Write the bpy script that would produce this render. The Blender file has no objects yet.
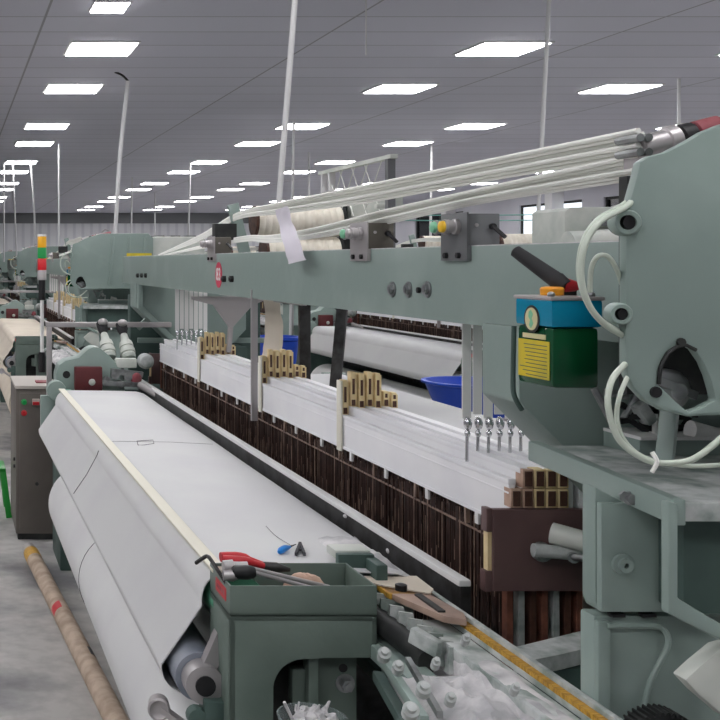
import bpy, bmesh, math, random
from mathutils import Vector, Matrix, geometry
from mathutils import noise as mnoise
random.seed(7)
SC = bpy.context.scene
COL = SC.collection
PI = math.pi
ZC = 1.70                       # eye height of the camera
F = 1100.0                      # focal length in pixels of the 720 frame
HOR = 262.0                     # row of the horizon in the photo

def at(px, py, Y):
    """world point at depth Y behind a pixel of the photo"""
    d = Vector(((px + 49) / F, 1.0, (HOR - py) / F))
    d *= Y / d.y
    return Vector((d.x, d.y, d.z + ZC))

def at_z(px, py, z):
    d = Vector(((px + 49) / F, 1.0, (HOR - py) / F))
    d *= (z - ZC) / d.z
    return Vector((d.x, d.y, d.z + ZC))

# ------------------------------------------------------------ materials
def lin(r, g, b):
    f = lambda c: (c / 12.92 if c <= 0.04045 else ((c + 0.055) / 1.055) ** 2.4)
    return tuple(f(c / 255.0) for c in (r, g, b)) + (1.0,)

def mat(name, rgb, rough=0.5, metal=0.0, rgb2=None, scale=12.0, detail=4.0, lo=0.4, hi=0.65,
        bump=0.0, bscale=80.0, transm=0.0, ior=1.45, emit=None, alpha=1.0, stretch=None, spec=None):
    m = bpy.data.materials.new(name); m.use_nodes = True
    nt = m.node_tree; n = nt.nodes; L = nt.links
    b = n['Principled BSDF']
    b.inputs['Base Color'].default_value = lin(*rgb)
    b.inputs['Roughness'].default_value = rough
    b.inputs['Metallic'].default_value = metal
    b.inputs['IOR'].default_value = ior
    if spec is not None: b.inputs['Specular IOR Level'].default_value = spec
    if transm: b.inputs['Transmission Weight'].default_value = transm
    if alpha < 1: b.inputs['Alpha'].default_value = alpha
    if emit:
        b.inputs['Emission Color'].default_value = lin(*emit[0]); b.inputs['Emission Strength'].default_value = emit[1]
    tc = n.new('ShaderNodeTexCoord'); vec = tc.outputs['Object']
    if stretch:
        mp = n.new('ShaderNodeMapping'); mp.inputs['Scale'].default_value = stretch
        L.new(vec, mp.inputs['Vector']); vec = mp.outputs['Vector']
    if rgb2:
        nz = n.new('ShaderNodeTexNoise'); nz.inputs['Scale'].default_value = scale; nz.inputs['Detail'].default_value = detail
        L.new(vec, nz.inputs['Vector'])
        mr = n.new('ShaderNodeMapRange'); mr.inputs['From Min'].default_value = lo; mr.inputs['From Max'].default_value = hi
        L.new(nz.outputs['Fac'], mr.inputs['Value'])
        mx = n.new('ShaderNodeMix'); mx.data_type = 'RGBA'
        mx.inputs['A'].default_value = lin(*rgb); mx.inputs['B'].default_value = lin(*rgb2)
        L.new(mr.outputs['Result'], mx.inputs['Factor']); L.new(mx.outputs['Result'], b.inputs['Base Color'])
    if bump:
        nb = n.new('ShaderNodeTexNoise'); nb.inputs['Scale'].default_value = bscale; nb.inputs['Detail'].default_value = 3
        L.new(vec, nb.inputs['Vector'])
        bp = n.new('ShaderNodeBump'); bp.inputs['Strength'].default_value = bump; bp.inputs['Distance'].default_value = 0.01
        L.new(nb.outputs['Fac'], bp.inputs['Height']); L.new(bp.outputs['Normal'], b.inputs['Normal'])
    return m

M = {}
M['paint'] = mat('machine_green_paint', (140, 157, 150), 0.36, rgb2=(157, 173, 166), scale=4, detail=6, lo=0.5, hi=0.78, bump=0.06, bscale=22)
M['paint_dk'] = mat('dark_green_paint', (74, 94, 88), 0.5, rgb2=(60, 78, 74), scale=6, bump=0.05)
M['casing'] = mat('grey_green_casing_paint', (106, 120, 112), 0.5, rgb2=(97, 111, 103), scale=7, bump=0.04)
M['cream'] = mat('dusty_cream_paint', (205, 208, 200), 0.5, rgb2=(180, 188, 180), scale=6)
M['steel'] = mat('worn_steel', (165, 168, 168), 0.35, 0.8, rgb2=(120, 122, 122), scale=20)
M['steel_dk'] = mat('dark_steel', (72, 72, 72), 0.45, 0.6, rgb2=(48, 46, 45), scale=20)
M['chrome'] = mat('bright_chrome', (215, 216, 218), 0.16, 1.0)
M['black'] = mat('black_plastic', (28, 28, 30), 0.45)
M['rubber'] = mat('matt_black_rubber', (40, 40, 42), 0.7)
M['maroon'] = mat('maroon_paint', (98, 42, 44), 0.5, rgb2=(84, 34, 38), scale=10)
M['red'] = mat('red_plastic', (190, 40, 48), 0.45)
M['reddull'] = mat('dusty_dark_red', (140, 66, 74), 0.6, rgb2=(165, 110, 112), scale=14)
M['redsign'] = mat('crimson_sign', (206, 62, 88), 0.5)
M['white'] = mat('white_paint', (228, 228, 226), 0.5)
M['green'] = mat('green_plastic', (24, 150, 74), 0.4)
M['ltgreen'] = mat('pale_green_plastic', (130, 200, 160), 0.4)
M['yellow'] = mat('yellow_plastic', (238, 190, 40), 0.45)
M['yellowlbl'] = mat('yellow_label', (226, 200, 40), 0.5, rgb2=(190, 176, 60), scale=9)
M['orange'] = mat('orange_plastic', (240, 160, 40), 0.45)
M['blue'] = mat('blue_plastic', (28, 74, 190), 0.4)
M['bluesnip'] = mat('bright_blue_plastic', (30, 130, 215), 0.4)
M['cloth'] = mat('white_cotton_cloth', (209, 210, 209), 0.9, rgb2=(204, 204, 205), scale=3, bump=0.06, bscale=260)
M['clothcream'] = mat('unbleached_cloth', (214, 204, 188), 0.9, rgb2=(206, 196, 180), scale=3, bump=0.06, bscale=260)
M['strip'] = mat('cream_strip', (226, 223, 208), 0.7)
M['alu'] = mat('aluminium_rail', (246, 246, 247), 0.4, 0.0, rgb2=(238, 238, 241), scale=4)
M['wood'] = mat('pale_wood', (232, 212, 164), 0.6, rgb2=(218, 194, 144), scale=30)
M['woodpink'] = mat('pinkish_wood', (196, 166, 146), 0.6, rgb2=(176, 144, 126), scale=30)
M['slot'] = mat('brown_wood_slot', (92, 62, 50), 0.6, rgb2=(64, 42, 36), scale=40)
M['board'] = mat('dark_brown_board', (108, 84, 82), 0.4, rgb2=(94, 72, 72), scale=8)
M['heddle'] = mat('brown_heddle_wire', (76, 56, 50), 0.5, 0.2, rgb2=(54, 42, 38), scale=30)
M['heddle2'] = mat('light_brown_heddle_wire', (170, 146, 130), 0.4, 0.3, rgb2=(120, 96, 84), scale=30)
M['rust'] = mat('rusty_frame_side', (150, 96, 76), 0.7, rgb2=(104, 66, 56), scale=20)
M['yarn'] = mat('cream_cotton_yarn', (238, 232, 218), 0.9, rgb2=(226, 218, 202), scale=25, bump=0.15, bscale=150)
M['cord'] = mat('pale_cable_sheath', (246, 247, 240), 0.55)
M['cord2'] = mat('greyish_cable_sheath', (234, 236, 228), 0.55)
M['teal'] = mat('teal_cord', (120, 180, 168), 0.5)
M['hose'] = mat('pale_green_hose', (196, 206, 192), 0.35)
M['tape'] = mat('yellow_braided_tape', (206, 160, 60), 0.5, rgb2=(166, 122, 40), scale=60, stretch=(1, 3, 1))
M['tan'] = mat('tan_gripper_plate', (176, 150, 134), 0.5, rgb2=(150, 128, 116), scale=15)
M['lint'] = mat('white_cotton_lint', (222, 220, 220), 0.95, rgb2=(176, 176, 178), scale=16, bump=0.4, bscale=45)
M['lint_m'] = mat('lint_dusted_metal', (198, 202, 200), 0.7, rgb2=(136, 148, 142), scale=18, bump=0.2, bscale=60)
M['tankblue'] = mat('translucent_blue_tank', (10, 150, 186), 0.15, rgb2=(12, 134, 170), scale=6, transm=0.15)
M['tankgreen'] = mat('dark_green_oil_tank', (16, 84, 50), 0.12, rgb2=(12, 66, 40), scale=6, transm=0.15)
M['cabinet'] = mat('grey_brown_cabinet', (104, 98, 92), 0.45, rgb2=(98, 92, 87), scale=5)
M['cabinet_top'] = mat('dusty_cabinet_lid', (182, 176, 168), 0.6)
M['boxgrey'] = mat('switch_box_grey', (112, 114, 116), 0.4, 0.2)
M['boxbrown'] = mat('switch_box_brown_grey', (98, 94, 86), 0.4, 0.2)
M['plate'] = mat('brushed_plate', (178, 174, 174), 0.4, 0.5)
M['greyroll'] = mat('blue_grey_rubber_roller', (124, 132, 144), 0.5, rgb2=(150, 154, 162), scale=8)
M['beamgreen'] = mat('bright_green_beam', (84, 146, 118), 0.45)
M['tube'] = mat('worn_card_tube', (186, 168, 150), 0.8, rgb2=(158, 140, 122), scale=14, bump=0.1)
M['paper'] = mat('white_lilac_paper', (220, 216, 224), 0.9)
M['marker'] = mat('dark_marker', (60, 60, 64), 0.8)
M['thread'] = mat('faint_thread', (150, 150, 150), 0.8)
M['dark'] = mat('grimy_black_metal', (40, 42, 42), 0.6, 0.2, rgb2=(58, 60, 58), scale=14)
M['conduit'] = mat('white_conduit', (206, 206, 206), 0.5)
M['stool'] = mat('green_stool_plastic', (30, 140, 50), 0.4)
M['clear'] = mat('clear_plastic', (225, 235, 235), 0.1, transm=0.85, ior=1.3)
M['wall'] = mat('wall_paint', (206, 206, 212), 0.8, rgb2=(196, 196, 203), scale=0.6)
M['panel'] = mat('lamp_diffuser', (255, 255, 255), 0.5, emit=((255, 253, 255), 20.0))
M['glass'] = mat('daylit_pane', (240, 244, 250), 0.3, emit=((240, 246, 255), 1.0))
M['darkpane'] = mat('dark_pane', (30, 32, 36), 0.1)
M['gold'] = mat('cream_emblem', (214, 206, 160), 0.5)
M['sigred'] = mat('signal_red_lens', (214, 30, 40), 0.3)
M['siggreen'] = mat('signal_green_lens', (10, 150, 70), 0.3)
M['sigyellow'] = mat('signal_amber_lens', (240, 176, 30), 0.3)

def floor_mat():
    m = bpy.data.materials.new('stained_concrete'); m.use_nodes = True
    nt = m.node_tree; n = nt.nodes; L = nt.links; b = n['Principled BSDF']; b.inputs['Roughness'].default_value = 0.55
    tc = n.new('ShaderNodeTexCoord')
    n1 = n.new('ShaderNodeTexNoise'); n1.inputs['Scale'].default_value = 1.6; n1.inputs['Detail'].default_value = 7
    n2 = n.new('ShaderNodeTexNoise'); n2.inputs['Scale'].default_value = 14; n2.inputs['Detail'].default_value = 5
    L.new(tc.outputs['Object'], n1.inputs['Vector']); L.new(tc.outputs['Object'], n2.inputs['Vector'])
    r1 = n.new('ShaderNodeValToRGB'); e = r1.color_ramp.elements
    e[0].position = 0.36; e[0].color = lin(116, 116, 118); e[1].position = 0.54; e[1].color = lin(182, 180, 176)
    L.new(n1.outputs['Fac'], r1.inputs['Fac'])
    mx = n.new('ShaderNodeMix'); mx.data_type = 'RGBA'; mx.blend_type = 'MULTIPLY'; mx.inputs['Factor'].default_value = 0.35
    r2 = n.new('ShaderNodeValToRGB'); r2.color_ramp.elements[0].position = 0.35; r2.color_ramp.elements[0].color = (.5, .5, .5, 1)
    r2.color_ramp.elements[1].position = 0.6
    L.new(n2.outputs['Fac'], r2.inputs['Fac']); L.new(r1.outputs['Color'], mx.inputs['A']); L.new(r2.outputs['Color'], mx.inputs['B'])
    L.new(mx.outputs['Result'], b.inputs['Base Color'])
    return m

def ceiling_mat():
    m = bpy.data.materials.new('ceiling_sheets'); m.use_nodes = True
    nt = m.node_tree; n = nt.nodes; L = nt.links; b = n['Principled BSDF']; b.inputs['Roughness'].default_value = 0.7
    tc = n.new('ShaderNodeTexCoord')
    br = n.new('ShaderNodeTexBrick'); br.inputs['Scale'].default_value = 1.0
    br.offset = 0.0; br.inputs['Brick Width'].default_value = 2.53; br.inputs['Row Height'].default_value = 0.59
    br.inputs['Mortar Size'].default_value = 0.012; br.inputs['Mortar Smooth'].default_value = 0.3
    br.inputs['Color1'].default_value = lin(206, 206, 218); br.inputs['Color2'].default_value = lin(199, 199, 211)
    br.inputs['Mortar'].default_value = lin(150, 150, 156)
    L.new(tc.outputs['Object'], br.inputs['Vector']); L.new(br.outputs['Color'], b.inputs['Base Color'])
    return m
M['floor'] = floor_mat(); M['ceiling'] = ceiling_mat()

def siding_mat():
    m = bpy.data.materials.new('ribbed_wall_sheet'); m.use_nodes = True
    nt = m.node_tree; n = nt.nodes; L = nt.links; b = n['Principled BSDF']; b.inputs['Roughness'].default_value = 0.6
    tc = n.new('ShaderNodeTexCoord'); w = n.new('ShaderNodeTexWave'); w.inputs['Scale'].default_value = 0.9
    L.new(tc.outputs['Object'], w.inputs['Vector'])
    r = n.new('ShaderNodeValToRGB'); r.color_ramp.elements[0].color = lin(206, 207, 212); r.color_ramp.elements[0].position = 0.1
    r.color_ramp.elements[1].color = lin(222, 223, 226); r.color_ramp.elements[1].position = 0.4
    L.new(w.outputs['Fac'], r.inputs['Fac']); L.new(r.outputs['Color'], b.inputs['Base Color'])
    return m
M['siding'] = siding_mat()

# ------------------------------------------------------------ mesh builder
ORIG = {}
def V(*a): return Vector(a)

class MB:
    def __init__(s): s.bm = bmesh.new(); s.m = 0
    def face(s, vs):
        try:
            f = s.bm.faces.new(vs); f.material_index = s.m; return f
        except ValueError: return None
    def hexa(s, p):
        v = [s.bm.verts.new(q) for q in p]
        for a in ((0,3,2,1),(4,5,6,7),(0,1,5,4),(1,2,6,5),(2,3,7,6),(3,0,4,7)): s.face([v[i] for i in a])
        return s
    def box(s, x0, x1, y0, y1, z0, z1):
        return s.hexa([(x0,y0,z0),(x1,y0,z0),(x1,y1,z0),(x0,y1,z0),(x0,y0,z1),(x1,y0,z1),(x1,y1,z1),(x0,y1,z1)])
    def bar(s, p, q, w, h, up=(0,0,1)):
        p, q = Vector(p), Vector(q); d = (q - p).normalized(); up = Vector(up)
        if abs(d.dot(up)) > 0.98: up = Vector((0,1,0))
        a = d.cross(up).normalized(); b = a.cross(d).normalized()
        c = lambda o, i, j: o + a*(w/2*i) + b*(h/2*j)
        return s.hexa([c(p,-1,-1),c(p,1,-1),c(q,1,-1),c(q,-1,-1),c(p,-1,1),c(p,1,1),c(q,1,1),c(q,-1,1)])
    def tube(s, pts, r, n=8, cap=True):
        pts = [Vector(p) for p in pts]; N = len(pts)
        rs = r if isinstance(r, (list, tuple)) else [r]*N
        rings = []; prev = None
        for i, p in enumerate(pts):
            d = (pts[min(i+1,N-1)] - pts[max(i-1,0)])
            d = d.normalized() if d.length > 1e-9 else Vector((0,0,1))
            if prev is None:
                u = Vector((0,0,1)) if abs(d.z) < 0.9 else Vector((1,0,0))
                a = d.cross(u).normalized()
            else:
                a = (prev - d*prev.dot(d))
                a = a.normalized() if a.length > 1e-6 else d.orthogonal().normalized()
            prev = a; b = d.cross(a)
            rings.append([s.bm.verts.new(p + (a*math.cos(2*PI*k/n) + b*math.sin(2*PI*k/n))*rs[i]) for k in range(n)])
        for i in range(N-1):
            for k in range(n): s.face([rings[i][k], rings[i][(k+1)%n], rings[i+1][(k+1)%n], rings[i+1][k]])
        if cap: s.face(rings[0][::-1]); s.face(rings[-1])
        return s
    def cyl(s, p, q, r, n=16, r2=None): return s.tube([p, q], [r, r if r2 is None else r2], n)
    def lathe(s, o, d, prof, n=20):
        """prof = [(t, r)] along direction d from o"""
        o, d = Vector(o), Vector(d).normalized()
        return s.tube([o + d*t for t, r in prof], [max(r, 1e-4) for t, r in prof], n) if False else s._lathe(o, d, prof, n)
    def _lathe(s, o, d, prof, n):
        a = d.orthogonal().normalized(); b = d.cross(a); rings = []
        for t, r in prof:
            r = max(r, 2e-4)
            rings.append([s.bm.verts.new(o + d*t + (a*math.cos(2*PI*k/n) + b*math.sin(2*PI*k/n))*r) for k in range(n)])
        for i in range(len(rings)-1):
            for k in range(n): s.face([rings[i][k], rings[i][(k+1)%n], rings[i+1][(k+1)%n], rings[i+1][k]])
        s.face(rings[0][::-1]); s.face(rings[-1]); return s
    def prism(s, poly, axis, a0, a1, holes=()):
        """poly in the plane across the axis: axis 'y' -> (x,z), 'x' -> (y,z), 'z' -> (x,y)"""
        def mk(p, t):
            if axis == 'y': return Vector((p[0], t, p[1]))
            if axis == 'x': return Vector((t, p[0], p[1]))
            return Vector((p[0], p[1], t))
        loops = [list(poly)] + [list(h) for h in holes]
        tess = geometry.tessellate_polygon([[Vector((p[0], p[1], 0)) for p in l] for l in loops])
        flat = [p for l in loops for p in l]
        A = [s.bm.verts.new(mk(p, a0)) for p in flat]; B = [s.bm.verts.new(mk(p, a1)) for p in flat]
        for t in tess: s.face([A[i] for i in t]); s.face([B[i] for i in reversed(t)])
        k = 0
        for l in loops:
            m = len(l)
            for i in range(m):
                j = (i+1) % m; s.face([A[k+i], A[k+j], B[k+j], B[k+i]])
            k += m
        return s
    def ell(s, c, r, n=14, m=8, jit=0.0):
        c = Vector(c); rings = []
        for i in range(1, m):
            t = PI*i/m
            rings.append([s.bm.verts.new(c + Vector((r[0]*math.sin(t)*math.cos(2*PI*k/n), r[1]*math.sin(t)*math.sin(2*PI*k/n), r[2]*math.cos(t)))*(1+random.uniform(-jit, jit))) for k in range(n)])
        top = s.bm.verts.new(c + Vector((0,0,r[2]))); bot = s.bm.verts.new(c - Vector((0,0,r[2])))
        for k in range(n):
            s.face([top, rings[0][k], rings[0][(k+1)%n]]); s.face([bot, rings[-1][(k+1)%n], rings[-1][k]])
            for i in range(len(rings)-1): s.face([rings[i][k], rings[i+1][k], rings[i+1][(k+1)%n], rings[i][(k+1)%n]])
        return s
    def grid(s, P, thick=None):
        """P[i][j] points -> sheet; thick = offset vector function for a closed slab"""
        R = [[s.bm.verts.new(p) for p in row] for row in P]; I, J = len(R), len(R[0])
        for i in range(I-1):
            for j in range(J-1): s.face([R[i][j], R[i+1][j], R[i+1][j+1], R[i][j+1]])
        if thick is not None:
            T = Vector(thick); Q = [[s.bm.verts.new(Vector(p)+T) for p in row] for row in P]
            for i in range(I-1):
                for j in range(J-1): s.face([Q[i][j], Q[i][j+1], Q[i+1][j+1], Q[i+1][j]])
            for i in range(I-1):
                s.face([R[i][0], Q[i][0], Q[i+1][0], R[i+1][0]]); s.face([R[i][-1], R[i+1][-1], Q[i+1][-1], Q[i][-1]])
            for j in range(J-1):
                s.face([R[0][j], R[0][j+1], Q[0][j+1], Q[0][j]]); s.face([R[-1][j], Q[-1][j], Q[-1][j+1], R[-1][j+1]])
        return s
    def build(s, name, mats, parent=None, bevel=0.0, smooth=True, ang=38):
        bm = s.bm
        if not isinstance(mats, (list, tuple)): mats = [mats]
        bmesh.ops.recalc_face_normals(bm, faces=bm.faces)
        if bevel:
            es = [e for e in bm.edges if len(e.link_faces) == 2 and e.calc_face_angle(0) > math.radians(30)]
            bmesh.ops.bevel(bm, geom=es, offset=bevel, segments=2, profile=0.6, affect='EDGES', clamp_overlap=True)
        lo = [min(v.co[i] for v in bm.verts) for i in range(3)]; hi = [max(v.co[i] for v in bm.verts) for i in range(3)]
        o = Vector(((lo[0]+hi[0])/2, (lo[1]+hi[1])/2, lo[2]))
        for v in bm.verts: v.co -= o
        me = bpy.data.meshes.new(name); bm.to_mesh(me); bm.free()
        if smooth:
            for p in me.polygons: p.use_smooth = True
            me.set_sharp_from_angle(angle=math.radians(ang))
        for m in mats: me.materials.append(M[m])
        ob = bpy.data.objects.new(name, me); COL.objects.link(ob)
        ORIG[ob] = o
        if parent is not None: ob.parent = parent; ob.location = o - ORIG[parent]
        else: ob.location = o
        return ob

def thing(name, loc, label, cat, group=None):
    o = bpy.data.objects.new(name, None); COL.objects.link(o); o.location = loc; o.empty_display_size = 0.1
    ORIG[o] = Vector(loc)
    return tag(o, label, cat, group)
def tag(o, label, cat, group=None):
    o['label'] = label; o['category'] = cat
    if group: o['group'] = group
    return o
def struct(o): o['kind'] = 'structure'; return o
KIDS = {}
def copy_tree(o, delta=None, label=None, parent=None, skip=()):
    c = o.copy(); COL.objects.link(c)
    if parent is not None: c.parent = parent
    elif delta is not None: c.location = o.location + Vector(delta)
    if label: c['label'] = label
    ORIG[c] = ORIG[o] + (Vector(delta) if delta is not None else Vector((0,0,0)))
    for ch in list(o.children):
        if ch.name.split('.')[0] in skip: continue
        copy_tree(ch, delta, None, c, skip)
    return c
def arc(cx, cz, r, a0, a1, n):
    return [(cx + r*math.cos(math.radians(a0 + (a1-a0)*i/n)), cz + r*math.sin(math.radians(a0 + (a1-a0)*i/n))) for i in range(n+1)]
def spline(pts, n=8):
    pts = [Vector(p) for p in pts]; out = []
    for i in range(len(pts)-1):
        p0, p1, p2, p3 = pts[max(i-1,0)], pts[i], pts[i+1], pts[min(i+2,len(pts)-1)]
        for k in range(n):
            t = k/n
            out.append(0.5*((2*p1)+(p2-p0)*t+(2*p0-5*p1+4*p2-p3)*t*t+(3*p1-p0-3*p2+p3)*t**3))
    out.append(pts[-1]); return out
def hexbolt(p, d, r=0.012, h=0.012, washer=True):
    b = MB(); p, d = Vector(p), Vector(d).normalized()
    if washer: b.cyl(p - d*0.003, p + d*0.003, r*1.5, 16)
    b.tube([p, p + d*h], r, 6); b.cyl(p + d*h*0.9, p + d*(h*1.25), r*0.55, 10)
    return b
# ------------------------------------------------------------ the room
CEIL = ZC + 2.0
XL, XR, YN, YF = -9.0, 15.6, -7.0, 45.0
struct(MB().box(XL, XR, YN, YF, -0.1, 0).build('floor', 'floor', smooth=False))
struct(MB().box(XL, XR, YN, YF, CEIL, CEIL+0.1).build('ceiling', 'ceiling', smooth=False))
struct(MB().box(XL-0.2, XR+0.2, YF, YF+0.2, 0, CEIL).build('wall_far', 'siding', smooth=False))
struct(MB().box(XL-0.2, XL, YN, YF, 0, CEIL).build('wall_left', 'wall', smooth=False))
struct(MB().box(XL, XR, YN-0.2, YN, 0, CEIL).build('wall_near', 'wall', smooth=False))
# right wall with openings for the windows
wins = [(27.2, 30.2, 2.35, 3.25), (23.0, 26.3, 2.35, 3.25), (33.5, 37.0, 2.35, 3.25), (40.0, 42.4, 2.2, 3.2)]
hl = [[(a, c), (b, c), (b, d), (a, d)] for a, b, c, d in wins]
struct(MB().prism([(YN, 0), (YF, 0), (YF, CEIL), (YN, CEIL)], 'x', XR, XR+0.2, hl).build('wall_right', 'wall', smooth=False))
for i, (a, b, c, d) in enumerate(wins):
    w = MB(); t = 0.06
    w.box(XR+0.05, XR+0.15, a, b, c, c+t).box(XR+0.05, XR+0.15, a, b, d-t, d)
    w.box(XR+0.05, XR+0.15, a, a+t, c, d).box(XR+0.05, XR+0.15, b-t, b, c, d)
    k = (a+b)/2; w.box(XR+0.05, XR+0.15, k-t/2, k+t/2, c, d)
    fr = struct(w.build('window_%d' % (i+1), 'dark'))
    MB().box(XR+0.09, XR+0.11, a+t, b-t, c+t, d-t).build('pane', 'darkpane' if i in (1, 2) else 'glass', fr)
# band and pilasters
tb = struct(MB().box(XL, XR, YF-0.08, YF, CEIL-0.42, CEIL).build('trim_1', 'boxgrey'))
for k, y in enumerate((22.0, 28.0, 34.0, 40.0)):
    struct(MB().box(XR-0.3, XR, y, y+0.35, 0, CEIL).build('trim_%d' % (k+2), 'white'))
struct(MB().bar((XR-0.12, 22.3, CEIL-0.2), (XR-0.12, 27.8, 2.6), 0.1, 0.1).build('trim_6', 'white'))

# ceiling lights: squares in lengthwise rows, set in pairs
ROWS = [(-4.9, 'two rows over beyond the aisle'), (-3.0, 'added unseen row lighting the cloth side'), (-1.15, 'row beyond the aisle'), (1.40, 'row over the front loom'), (5.15, 'second row in from the aisle'),  # second entry is an added unseen row, brightening faces turned to the aisle
        (7.68, 'third row in from the aisle'), (10.83, 'fourth row in from the aisle'), (13.4, 'row along the window wall')]
YS = sorted([10.28 + 5.86*k for k in range(-2, 6)] + [12.64 + 5.86*k for k in range(-2, 6)])
ORD = ['first', 'second', 'third', 'fourth', 'fifth', 'sixth', 'seventh', 'eighth', 'ninth', 'tenth', 'eleventh', 'twelfth', 'thirteenth', 'fourteenth', 'fifteenth', 'sixteenth', 'seventeenth']
proto = thing('ceiling_light', (0, 0, CEIL), 'x', 'ceiling light', 'square ceiling lights')
MB().box(-.32, .32, -.32, .32, CEIL-0.012, CEIL-0.001).build('light_frame', 'white', proto)
MB().box(-.295, .295, -.295, .295, CEIL-0.02, CEIL-0.012).build('diffuser', 'panel', proto)
first = True
for X, rn in ROWS:
    vis = 0
    for Y in YS:
        px = -49 + F*X/Y
        if X < 1 and Y > 14: continue
        if Y < 0 and X > 9: continue
        seen = 0 < px < 740 and Y > 8
        if seen:
            vis += 1; lab = 'lit square ceiling panel, %s visible in the %s' % (ORD[vis-1], rn)
        else:
            lab = 'lit square ceiling panel overhead, outside the picture'  # covers the inferred panels and the added row alike
        o = proto if first else copy_tree(proto, None)
        o['label'] = lab
        o.location = (X, Y, CEIL); ORIG[o] = Vector((X, Y, CEIL)); first = False
o = thing('ceiling_light', (1.24, 8.6, CEIL), 'small lit ceiling panel at the top edge, half the size of the next', 'ceiling light', 'square ceiling lights')
MB().box(1.10, 1.38, 8.42, 8.77, CEIL-0.012, CEIL-0.001).build('light_frame', 'white', o)
MB().box(1.11, 1.37, 8.43, 8.76, CEIL-0.02, CEIL-0.012).build('diffuser', 'panel', o)

# white conduits dropping from the ceiling to the looms
def conduit(pts, r, lab, hook=False):
    o = MB().tube(spline(pts, 5), r, 8).build('power_conduit', 'conduit')
    tag(o, lab, 'conduit', 'white drop conduits')
    if hook:
        p = Vector(pts[0])
        MB().tube(spline([p, p+V(-.06,0,.06), p+V(-.14,0,.095)], 4), 0.012, 8).build('hook', 'black', o)
    return o
def drop(px0, py0, px1, py1, Y, r, lab, hook=False, top=True, bow=0):
    a = at(px0, py0, Y); b = at(px1, py1, Y)
    if top: a = a + (a-b).normalized()*((CEIL - a.z)/max((a-b).normalized().z, .2))
    m = (a+b)/2 + V(bow, 0, 0)
    conduit([a, m, b], r, lab, hook)
drop(295, 0, 278, 215, 5.6, .015, 'thick white conduit dropping behind the cream yarn rolls')
drop(294, 122, 288, 456, 9.5, .011, 'thin white conduit just beside the thickest conduit', top=False)
drop(549, 0, 537, 240, 8.0, .015, 'white conduit passing behind the pale cable bundle beside the dark handle')
drop(679, 80, 679, 180, 12.0, .016, 'short white conduit showing above the dusty red motor')
drop(128, 81, 115, 240, 11.6, .022, 'white pole topped by a dark curved hook', hook=True, top=False, bow=-.02)
drop(59, 140, 59, 262, 18.6, .017, 'straight white conduit above the signal tower')
drop(31, 172, 35, 262, 22.0, .018, 'bowed white conduit between two straighter ones over the far looms', bow=.03)
drop(14, 190, 17, 262, 22.0, .016, 'white conduit second in from the picture edge over the far looms')
drop(4, 200, 4, 262, 22.0, .016, 'white conduit at the very edge over the far looms')
drop(190, 172, 188, 255, 22.0, .02, 'white conduit over the pale green loom housing beyond the beam')
drop(432, 142, 430, 262, 18.8, .022, 'white conduit dropping behind the switch box with the yellow knob')
drop(366, 20, 366, 55, 8.0, .005, 'short thin dangling wire high under the ceiling')
drop(132, 190, 131, 248, 26.0, .02, 'slim white conduit beyond the hooked pole')
drop(309, 172, 309, 240, 20.0, .02, 'slim white conduit beside the open lattice frame')
drop(155, 210, 155, 250, 32.0, .02, 'short slim conduit far off by the far wall')

# ------------------------------------------------------------ the loom (built once, then copied)
LOOM = thing('weaving_loom', (1.0, 4.2, 0), 'large green weaving loom in front with the oil tank, number sign and tool tray', 'loom', 'green weaving looms')
XB = 1.10                                            # front face of the long top beam
Y0, Y1 = 1.60, 7.05
# long top beam
b = MB().box(XB, XB+.014, Y0+.1, Y1, 1.567, 1.734).box(XB+.014, XB+.17, Y0+.1, Y1, 1.722, 1.734).box(XB+.014, XB+.05, Y0+.1, Y1, 1.567, 1.579)
b.box(XB+.158, XB+.17, 2.6, Y1, 1.60, 1.722).box(XB+.05, XB+.158, 2.6, Y1, 1.70, 1.722)
beam = b.build('top_beam', 'paint', LOOM, bevel=.003)
MB().box(XB+.002, XB+.168, 1.75, Y1-.05, 1.7335, 1.7355).build('dust_layer', 'lint', beam)
MB().box(XB+.03, XB+.19, Y1+.02, Y1+.03, 1.66, 1.757).build('yellow_guard', 'yellowlbl', beam)
for px in (393, 409, 428):
    p = at(px, 289.5, XB*F/(px+49)); p.x = XB
    hexbolt(p, (-1,0,0), .013, .010).build('bolt', 'steel', beam)
for px in (225.5, 233):
    p = at(px, 279, XB*F/(px+49)); p.x = XB
    hexbolt(p, (-1,0,0), .014, .014, False).build('bolt', 'steel_dk', beam)
for px in (138.5, 142.5, 146.5):
    p = at(px, 275.5, XB*F/(px+49)); p.x = XB
    hexbolt(p, (-1,0,0), .014, .012, False).build('bolt', 'steel_dk', beam)
b = MB().cyl((XB-.001, 2.578, 1.634), (XB-.008, 2.578, 1.634), .007, 10)
b.build('plug', 'black', beam)
# legs that carry the beam at both ends
for ya, yb, in ((2.12, 2.27), (6.52, 6.72)):
    poly = [(1.095, 1.575), (1.095, 1.43), (1.36, 1.165), (1.62, 1.165), (1.75, 1.30), (1.75, 1.72), (1.13, 1.72), (1.13, 1.575)]
    MB().prism(poly, 'y', ya, yb).build('beam_leg', 'paint', LOOM, bevel=.006)
    MB().box(1.40, 1.75, ya-.02, yb+.04, 0.0, 1.20).build('leg_column', 'paint_dk', LOOM, bevel=.01)  # darker green than the leg, standing in for occlusion shade below the beam
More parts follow.
